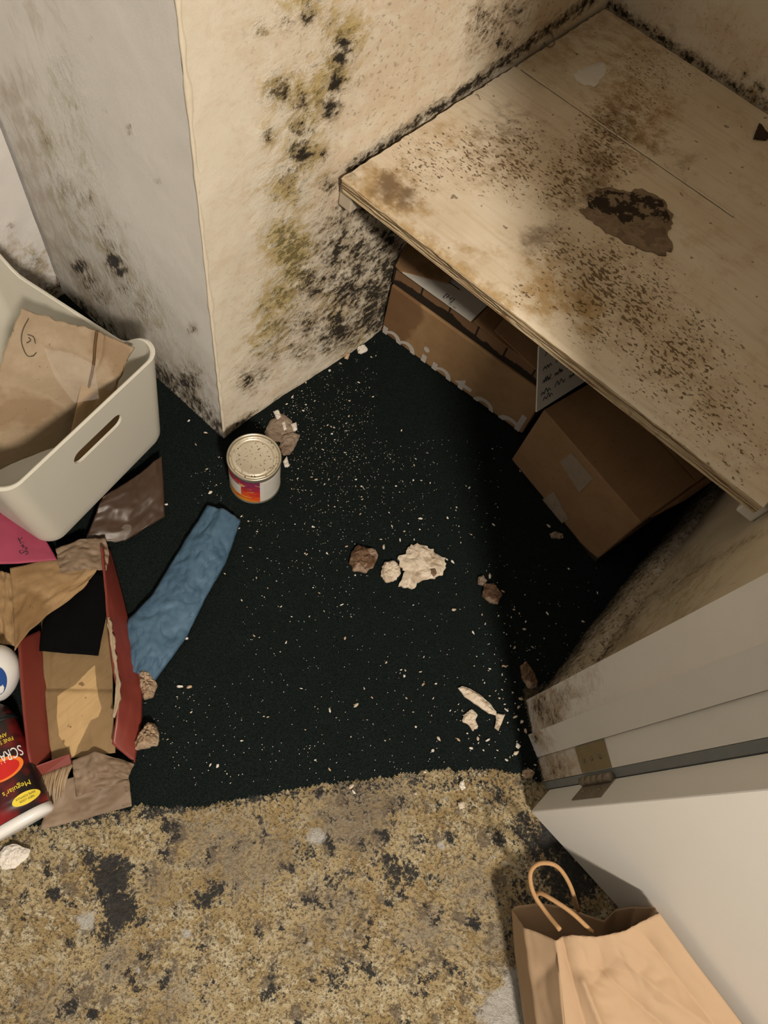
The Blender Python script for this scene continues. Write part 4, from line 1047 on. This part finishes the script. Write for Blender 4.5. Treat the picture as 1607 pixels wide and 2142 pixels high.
# long edges of the lying bag, mouth -> base
E1 = P3([(1072,1903,.055),(1078,1990,.035),(1098,2140,.010),(1130,2330,.004)])
E2 = P3([(1163,1968,.150),(1172,2050,.145),(1182,2142,.140),(1215,2360,.13)])
E3 = P3([(1392,1886,.200),(1470,1980,.170),(1590,2142,.130),(1740,2360,.10)])
E4 = np.array([[E3[0][0]-.03, .292, .06], [E3[1][0], .288, .02], [E3[2][0], .285, .008], [E3[3][0], .28, .004]])
for a in (E3, E4): a[:, 1] = np.minimum(a[:, 1], .297-(a[:, 0]-.29)*.085)
def face(a, b, lip, nu, nv, amp, seed, name, creases=()):
    Vq, Fq = coons(lip, b, [a[-1], b[-1]], a, nu, nv)
    u_, v_ = np.meshgrid(np.linspace(0, 1, nu), np.linspace(0, 1, nv)); u_ = u_.ravel(); v_ = v_.ravel()
    bub = np.sin(np.pi*u_)*np.minimum(1, v_*6+.15)
    nrm_ = np.cross(b[1]-a[1], a[2]-a[1]); nrm_ /= np.linalg.norm(nrm_)
    nz = (1-np.abs(2*fbm(u_*2.2+seed, v_*3.2, seed, 2)-1)*2)*amp+amp*.3*(1-np.abs(2*fbm(u_*7+seed, v_*9, seed+3, 2)-1)*2)
    off_ = bub*nz
    for (ua, va, ub, vb2, dep, wd_) in creases:
        e_ = np.array([ub-ua, vb2-va]); r_ = np.c_[u_-ua, v_-va]; t_ = np.clip(r_@e_/(e_@e_), 0, 1); dd_ = np.linalg.norm(r_-t_[:, None]*e_, axis=1)
        off_ = off_+dep*np.exp(-dd_/wd_)
    Vq = Vq+np.outer(off_, nrm_)
    jag = (v_ < .5/nv); Vq[jag] += np.c_[0*u_[jag], 0*u_[jag], .004*(vnoise(u_[jag]*40, 0*u_[jag]+seed, 2)-.5)]
    o = put(name, Vq, Fq, TAN, bag); solid(o, .0009); return Vq
front_lip = P3([(1163,1968,.150),(1200,1952,.160),(1255,1950,.168),(1320,1930,.182),(1392,1886,.200)])
face(E2, E3, front_lip, 90, 90, .010, 3, 'front_panel', [(.08,.0,.16,.9,.010,.05),(.16,.25,.22,.6,-.014,.035),(.22,.28,.5,.12,.006,.04),(.5,.12,.8,.5,-.008,.06),(.35,.2,.75,.75,.007,.05),(.8,.1,.9,.9,.008,.06),(.25,.5,.6,.8,-.006,.04)])
left_lip = P3([(1072,1903,.055),(1090,1925,.085),(1120,1945,.118),(1163,1968,.150)])
face(E1, E2, left_lip, 30, 60, .002, 5, 'side_gusset', [(.5,.0,.5,1.0,-.010,.16),(.55,.3,.95,.12,.005,.08)])
back_lip = P3([(1392,1884,.196),(1384,1876,.17),(1340,1880,.115),(1300,1888,.085),(1272,1915,.06),(1235,1905,.05),(1200,1892,.045),(1130,1886,.05),(1080,1895,.055),(1072,1903,.055)])
E4b = np.array([E3[0]+[0, 0, -.004], *(E4[1:])])
face(E4b, E1, back_lip, 60, 60, .003, 7, 'back_panel')
face(E3, E4b, np.array([E3[0], E4b[0]]), 16, 60, .003, 9, 'side_gusset')
V, F = slab(np.array([E1[-1], E2[-1], E3[-1], E4[-1]]), .001); put('bag_base', V, F, TAN, bag, smooth=False)
def handle(pts): 
    P = spline(P3(pts), 40); V, F = tube(P, .0032, 8); put('handle', V, F, TWINE, bag)
handle([(1210,1905,.075),(1192,1850,.11),(1165,1812,.135),(1130,1806,.14),(1110,1825,.14),(1115,1865,.13),(1140,1905,.13),(1172,1945,.148)])
handle([(1240,1950,.150),(1195,1908,.15),(1150,1878,.14),(1128,1868,.128),(1122,1880,.115),(1135,1898,.10),(1150,1918,.08)])

# =================================================================== SCRAPS OF PLASTER AND SMALL THINGS
def flake(name, outline, z, th, mat, label, cat, seed=0, bump=.5, parent=None, group=None):
    """irregular plate: outline in photo pixels on plane z, crumbly relief"""
    Q = np.array([hz(px, py, z) for px, py in outline]); n = max(36, len(Q)*4)
    Q = resample(np.r_[Q, Q[:1]], n+1)[:-1]; c = Q.mean(0); rr = random.Random(seed)
    size = np.linalg.norm(Q-c, axis=1).mean()
    jit = (vnoise(np.arange(n)*.9, np.zeros(n), seed)-.5)*.14+1; Q = c+(Q-c)*jit[:, None]
    from mathutils.geometry import delaunay_2d_cdt
    lo_, hi_ = Q[:, :2].min(0), Q[:, :2].max(0); step = max(.0022, size/7)
    gx, gy = np.meshgrid(np.arange(lo_[0], hi_[0], step), np.arange(lo_[1], hi_[1], step)); g_ = np.c_[gx.ravel(), gy.ravel()]
    lr = np.random.default_rng(seed+100); g_ = g_+lr.uniform(-.42, .42, g_.shape)*step
    keep = polymask(g_, lambda a_, b_: np.array([a_, b_]), [tuple(q_[:2]) for q_ in Q], 1e-6) > .5
    g_ = g_[keep]; pts = [Vector(p_) for p_ in np.r_[Q[:, :2], g_]]
    vo_, _, fo_, *_r = delaunay_2d_cdt(pts, [(i, (i+1) % n) for i in range(n)], [], 1, 1e-7)
    T_ = np.array([tuple(v_) for v_ in vo_]); dm = np.full(len(T_), 9.)
    for i in range(n):
        a_, b_ = Q[i, :2], Q[(i+1) % n, :2]; e_ = b_-a_; t_ = np.clip(((T_-a_)@e_)/(e_@e_+1e-15), 0, 1); dm = np.minimum(dm, np.linalg.norm(T_-a_-t_[:, None]*e_, axis=1))
    prof_ = .45+.55*sstep(0, size*.22, dm); nz_ = fbm(T_[:, 0]*120+seed, T_[:, 1]*120, seed, 3)+.35*(lr.random(len(T_))-.5)
    zt_ = z+th*prof_*(1-bump+2*bump*nz_)
    m = len(T_); V = np.r_[np.c_[T_, zt_], np.c_[T_, np.full(m, z)]]
    F = [tuple(f) for f in fo_]; cnte = {}
    for f in F:
        for i in range(len(f)): e_ = (f[i], f[(i+1) % len(f)]); cnte[e_] = 1
    F += [(e_[1], e_[0], e_[0]+m, e_[1]+m) for e_ in cnte if (e_[1], e_[0]) not in cnte]
    F += [tuple(i+m for i in reversed(f)) for f in fo_]
    o = put(name, V, F, mat, parent, smooth=False)
    if parent is None: tag(o, label, cat, group)
    return o
big = flake('plaster_flake', [(830,1165),(848,1160),(852,1145),(872,1138),(890,1143),(905,1152),(915,1163),(930,1168),(933,1185),(925,1203),(905,1212),(890,1212),(872,1220),(868,1232),(850,1230),(832,1225),(840,1212),(845,1196),(835,1182)], ZC-.001, .009, FLAKE, 'largest pale plaster flake, lying in the middle of the black carpet', 'plaster', 3)
flake('hole_mark', [(900,1190),(912,1188),(914,1200),(908,1207),(901,1200)], ZC+.0065, .0025, CHUNKD, '', '', 8, parent=big)
flake('plaster_flake', [(799,1186),(806,1177),(822,1174),(836,1184),(838,1200),(828,1214),(806,1221),(797,1205)], ZC-.001, .010, FLAKE, 'small rounded plaster flake touching the largest flake on its left', 'plaster', 5)
flake('plaster_chunk', [(735,1155),(750,1143),(768,1150),(782,1150),(790,1165),(780,1188),(764,1200),(740,1196),(731,1180)], ZC-.001, .014, CHUNKD, 'dark brown plaster lump left of the big pale flake', 'plaster', 7)
flake('plaster_chunk', [(1012,1222),(1030,1222),(1050,1244),(1040,1264),(1024,1262),(1008,1246)], ZC-.001, .012, CHUNKD, 'brown square plaster lump in the shadow right of the big flake', 'plaster', 9)
flake('plaster_chunk', [(1000,1208),(1010,1204),(1018,1216),(1010,1226),(999,1222)], ZC-.001, .008, CHUNKG, 'small grey-brown bit touching the square brown lump', 'plaster', 10)
flake('wood_splinter', [(958,1440),(972,1436),(1000,1452),(1022,1470),(1036,1488),(1040,1498),(1024,1494),(995,1474),(972,1458)], ZC-.001, .008, FLAKE, 'long pale splinter near the door frame', 'splinter', 11)
flake('plaster_flake', [(1036,1492),(1056,1495),(1050,1510),(1042,1530),(1034,1524),(1038,1506)], ZC-.001, .006, FLAKE, 'curved pale flake at the lower end of the long splinter', 'plaster', 12)
flake('plaster_flake', [(972,1494),(984,1484),(1000,1494),(994,1506),(1000,1520),(988,1530),(980,1516),(966,1510)], ZC-.001, .005, FLAKE, 'cluster of pale crumbs beside the long splinter', 'plaster', 13)
flake('plaster_flake', [(552,905),(566,880),(590,866),(612,884),(615,905),(596,915),(604,928),(580,924),(560,920)], ZC-.001, .006, CHUNKG, 'grey torn plaster scrap directly behind the paint can', 'plaster', 14)
flake('plaster_flake', [(588,912),(612,906),(628,912),(618,935),(606,952),(592,955),(585,935)], ZC-.001, .010, CHUNKG, 'folded grey-pink plaster scrap to the right of the paint can', 'plaster', 15)
flake('plaster_flake', [(572,862),(582,858),(590,874),(580,880)], ZC, .006, FLAKEW, 'white chip above the grey scrap behind the paint can', 'plaster', 16)
flake('plaster_flake', [(592,966),(600,956),(606,976),(596,978)], ZC, .005, FLAKEW, 'white triangular chip at the paint can side', 'plaster', 17)
flake('plaster_flake', [(608,888),(620,884),(622,900),(614,903)], ZC+.003, .005, FLAKEW, 'white chip on the right rim of the grey scrap', 'plaster', 18)
flake('plaster_flake', [(590,885),(596,882),(600,898),(594,902)], ZC+.004, .004, FLAKEW, 'thin white chip lying on the grey scrap', 'plaster', 19)
flake('plaster_flake', [(748,728),(762,722),(770,734),(756,741),(748,738)], ZC-.001, .008, FLAKEW, 'white flake at the foot of the mouldy wall', 'plaster', 20)
flake('plaster_flake', [(722,742),(732,742),(728,752),(720,750)], ZC-.001, .006, FLAKEP, 'tan crumb left of the white flake by the mouldy wall', 'plaster', 21)
flake('plaster_flake', [(0,1786),(10,1772),(30,1764),(48,1772),(66,1776),(56,1796),(30,1816),(8,1820),(-6,1800)], .001, .006, FLAKEW, 'white flake on the bare floor below the polish bottle', 'plaster', 22)
flake('plaster_chunk', [(292,1410),(308,1402),(324,1416),(330,1436),(322,1458),(302,1464),(294,1440)], ZC-.001, .020, CHUNKT, 'brown crumbled lump between the red box and the blue cloth', 'plaster', 23)
flake('plaster_chunk', [(296,1532),(312,1512),(330,1518),(334,1540),(330,1560),(306,1566),(286,1570),(284,1552)], ZC-.001, .022, CHUNKT, 'cracked tan lump beside the red box wall', 'plaster', 24)
flake('plaster_chunk', [(1088,1392),(1100,1384),(1112,1402),(1124,1424),(1122,1440),(1104,1440),(1092,1420)], ZC-.001, .010, CHUNKD, 'dark brown lump in the shadow near the jamb', 'plaster', 25)
flake('plaster_chunk', [(1092,1612),(1104,1608),(1116,1616),(1112,1628),(1098,1630),(1090,1622)], .003, .014, CHUNKT, 'tan pebble at the foot of the door frame', 'plaster', 26)
flake('plaster_chunk', [(1150,1118),(1160,1112),(1178,1120),(1172,1128),(1154,1126)], ZC-.001, .008, CHUNKG, 'brown bit by the taped carton', 'plaster', 27)
flake('plaster_flake', [(962,1636),(970,1632),(974,1648),(966,1654),(960,1644)], .001, .005, FLAKEW, 'white chip on the bare floor at the carpet edge', 'plaster', 28)
flake('plaster_flake', [(958,1680),(970,1676),(972,1690),(960,1694)], .001, .004, FLAKE, 'cream chip on the bare floor below the carpet edge', 'plaster', 29)
# shelf scraps
vb = flake('veneer_scrap', [(1214,440),(1240,432),(1232,402),(1262,392),(1300,402),(1345,398),(1388,418),(1406,450),(1408,470),(1396,480),(1394,492),(1404,508),(1400,528),(1384,534),(1345,528),(1300,506),(1262,482),(1230,456)], ZS, .0045, VENEER, 'curled dark brown veneer scrap lying on the shelf', 'veneer', 31, .15)
flake('charred_layer', [(1230,432),(1236,404),(1260,396),(1300,406),(1340,402),(1385,420),(1400,448),(1402,464),(1390,470),(1378,452),(1350,458),(1345,474),(1320,472),(1300,468),(1290,452),(1262,446)], ZS+.0036, .0022, MOTTLE, '', '', 32, .3, parent=vb)
flake('dark_chip', [(1576,290),(1588,258),(1600,272),(1612,286),(1600,294)], ZS, .004, DARKCHIP, 'dark triangular chip on the shelf by the right edge of view', 'chip', 34)
flake('paint_scrap', [(1198,156),(1212,146),(1240,136),(1262,130),(1270,140),(1266,158),(1256,166),(1248,182),(1222,178),(1206,168)], ZS-.002, .0025, WHITEPL, 'smooth white patch stuck on the back of the shelf', 'patch', 35, .1)
P = spline(P3([(1134,78,.4835),(1140,92,.484),(1152,98,.484),(1160,90,.486),(1156,74,.495),(1148,62,.505),(1140,62,.508)]), 24); V, F = tube(P, .0012, 6); o = put('wire_hook', V, F, IRON); tag(o, 'small bent wire hook on the shelf by the mouldy wall', 'hook')

# ---- crumbs of plaster: individuals first, then the dust
def crumb_mesh(i, mat):
    r_ = random.Random(i); V = []
    for k in range(7):
        a = 2*math.pi*k/7; q = r_.uniform(.6, 1.1); V.append((q*math.cos(a), q*math.sin(a)*.62, r_.uniform(-.05, .1)))
    for k in range(4):
        a = 2*math.pi*k/4+.4; q = r_.uniform(.3, .6); V.append((q*math.cos(a), q*math.sin(a)*.6, r_.uniform(.35, .6)))
    bm = bmesh.new(); vs = [bm.verts.new(v_) for v_ in V]; bmesh.ops.convex_hull(bm, input=vs); me = bpy.data.meshes.new('crumb')
    bm.to_mesh(me); bm.free(); me.materials.append(mat); return me
CM = [crumb_mesh(i, (FLAKEW, FLAKEW, FLAKE, FLAKEW, FLAKEP, FLAKE)[i % 6]) for i in range(12)]
seen = [(440,1030,8),(348,1055,7),(480,985,5),(745,1003,6),(662,1003,6),(500,1105,5),(880,1085,9),(936,1083,6),(803,1145,9),(837,1129,7),(725,1143,5),(950,1275,10),(990,1323,7),(846,1414,6),(848,1402,5),(762,1178,5),
 (885,1432,7),(745,1475,9),(690,1485,8),(388,1335,10),(370,1332,7),(376,1436,10),(396,1437,10),(400,1490,5),(440,1600,6),(455,1602,7),(918,1545,10),(905,1570,7),(960,1548,7),(1000,1545,8),(1020,1548,8),(985,1565,8),
 (1085,1480,9),(1060,1485,8),(1090,1462,8),(1078,1500,10),(1092,1510,8),(1084,1560,12),(1080,1575,10),(1060,1590,7),(1100,1530,8),(1025,1205,9),(1033,1098,6),(1100,1300,6),(1098,1316,8),(1145,1283,6),(1053,1393,7),
 (1052,1237,7),(947,1175,8),(935,1170,5),(1148,1100,7),(1176,1122,9),(1088,985,5),(982,1020,6),(820,1100,5),(700,1060,4),(760,1020,4),(715,1265,6),(722,1335,7),(735,1290,4),(612,830,6),(600,845,5),(640,800,5),(690,775,6),(712,760,6),
 (560,1000,5),(505,1080,6),(520,1090,5),(532,1330,5),(610,1290,4),(560,1230,4),(880,1405,6),(912,1430,5),(870,1520,6),(850,1460,5),(660,1590,5),(690,1610,7),(735,1645,9),(740,1656,7),(890,1615,6),(560,1500,5),(630,1440,5),(450,1110,5),(470,1200,5),(430,1160,5),
 (395,880,6),(430,905,6),(455,895,7),(410,930,5),(900,1010,4),(870,960,4),(840,900,5),(780,830,5),(750,800,5),(730,870,4),(700,920,4),(1250,1240,5),(1290,1260,4),(1220,1300,5),(1190,1190,5),(1010,1640,6),(870,1660,6)]
cnt = 0
def crumb(px, py, r_px, z=ZC-.0005):
    global cnt
    p = hz(px, py, z); ok_, _ = inside(np.array([p[0]]), np.array([p[1]]))
    if not ok_[0]: p = hz(px, py, .0005)
    s = r_px*.62/F_PX*np.linalg.norm(p-CAM)
    o = bpy.data.objects.new('plaster_crumb', CM[cnt % 12]); COL.objects.link(o); o.location = tuple(p)
    o.rotation_euler = (0, 0, random.uniform(0, 6.28)); o.scale = (s*random.uniform(.9, 1.3), s*random.uniform(.8, 1.2), s*random.uniform(.8, 1.1))
    tone = ('white', 'white', 'cream', 'white', 'tan', 'cream')[(cnt % 12) % 6]; where = 'black carpet' if ok_[0] else 'bare floor by the carpet edge'
    tag(o, 'small '+tone+' plaster crumb scattered on the '+where, 'crumb', tone+' crumbs on the '+where); cnt += 1
for a in seen: crumb(*a)
def clear_spot(px, py):
    # keep crumbs off the tall things
    for x0, y0, x1, y1 in ((465,895,600,1075),(0,600,390,1160),(0,1050,300,1740),(1060,700,1607,1180),(790,520,1120,920),(795,1135,936,1235),(728,1140,792,1202),(265,1060,505,1425)):
        if x0 < px < x1 and y0 < py < y1: return False
    return True
while cnt < 300:
    k = random.random()
    if k < .45: px, py = random.gauss(650, 130), random.gauss(930, 140)
    elif k < .75: px, py = random.uniform(340, 1150), random.uniform(1000, 1640)
    elif k < .92: px, py = random.gauss(1060, 50), random.gauss(1440, 110)
    else: px, py = random.gauss(410, 40), random.gauss(930, 60)
    p = hz(px, py)
    ok_, d_ = inside(np.array([p[0]]), np.array([p[1]]))
    if ok_[0] and d_[0] > .01 and clear_spot(px, py) and p[0] > XL+.02 and p[1] < .86: crumb(px, py, random.choice((3, 3, 3.5, 4, 4.5, 5)))
# dust
Vd, Fd = [], []; n0 = 0
base = np.array([(1, 0, 0), (-.5, .7, 0), (-.5, -.7, 0), (0, 0, .9)]); bf = np.array([(0, 1, 3), (1, 2, 3), (2, 0, 3)])
cntd = 0
while cntd < 1500:
    k = random.random()
    if k < .5: px, py = random.gauss(660, 140), random.gauss(900, 130)
    else: px, py = random.uniform(300, 1250), random.uniform(760, 1650)
    p = hz(px, py, ZC); ok_, d_ = inside(p[:1], p[1:2])
    if not ok_[0] or p[0] < XL+.02 or p[1] > .86: continue
    if not clear_spot(px, py): continue
    s = random.uniform(.0006, .0013); a = random.uniform(0, 6.28); ca, sa = math.cos(a), math.sin(a)
    q = base*s; Vd.append(np.c_[q[:, 0]*ca-q[:, 1]*sa, q[:, 0]*sa+q[:, 1]*ca, q[:, 2]]+p); Fd.append(bf+n0); n0 += 4; cntd += 1
o = put('plaster_dust', np.concatenate(Vd), np.concatenate(Fd), FLAKEW, smooth=False, kind='stuff'); tag(o, 'fine white plaster dust sprinkled over the black carpet', 'dust', kind='stuff')
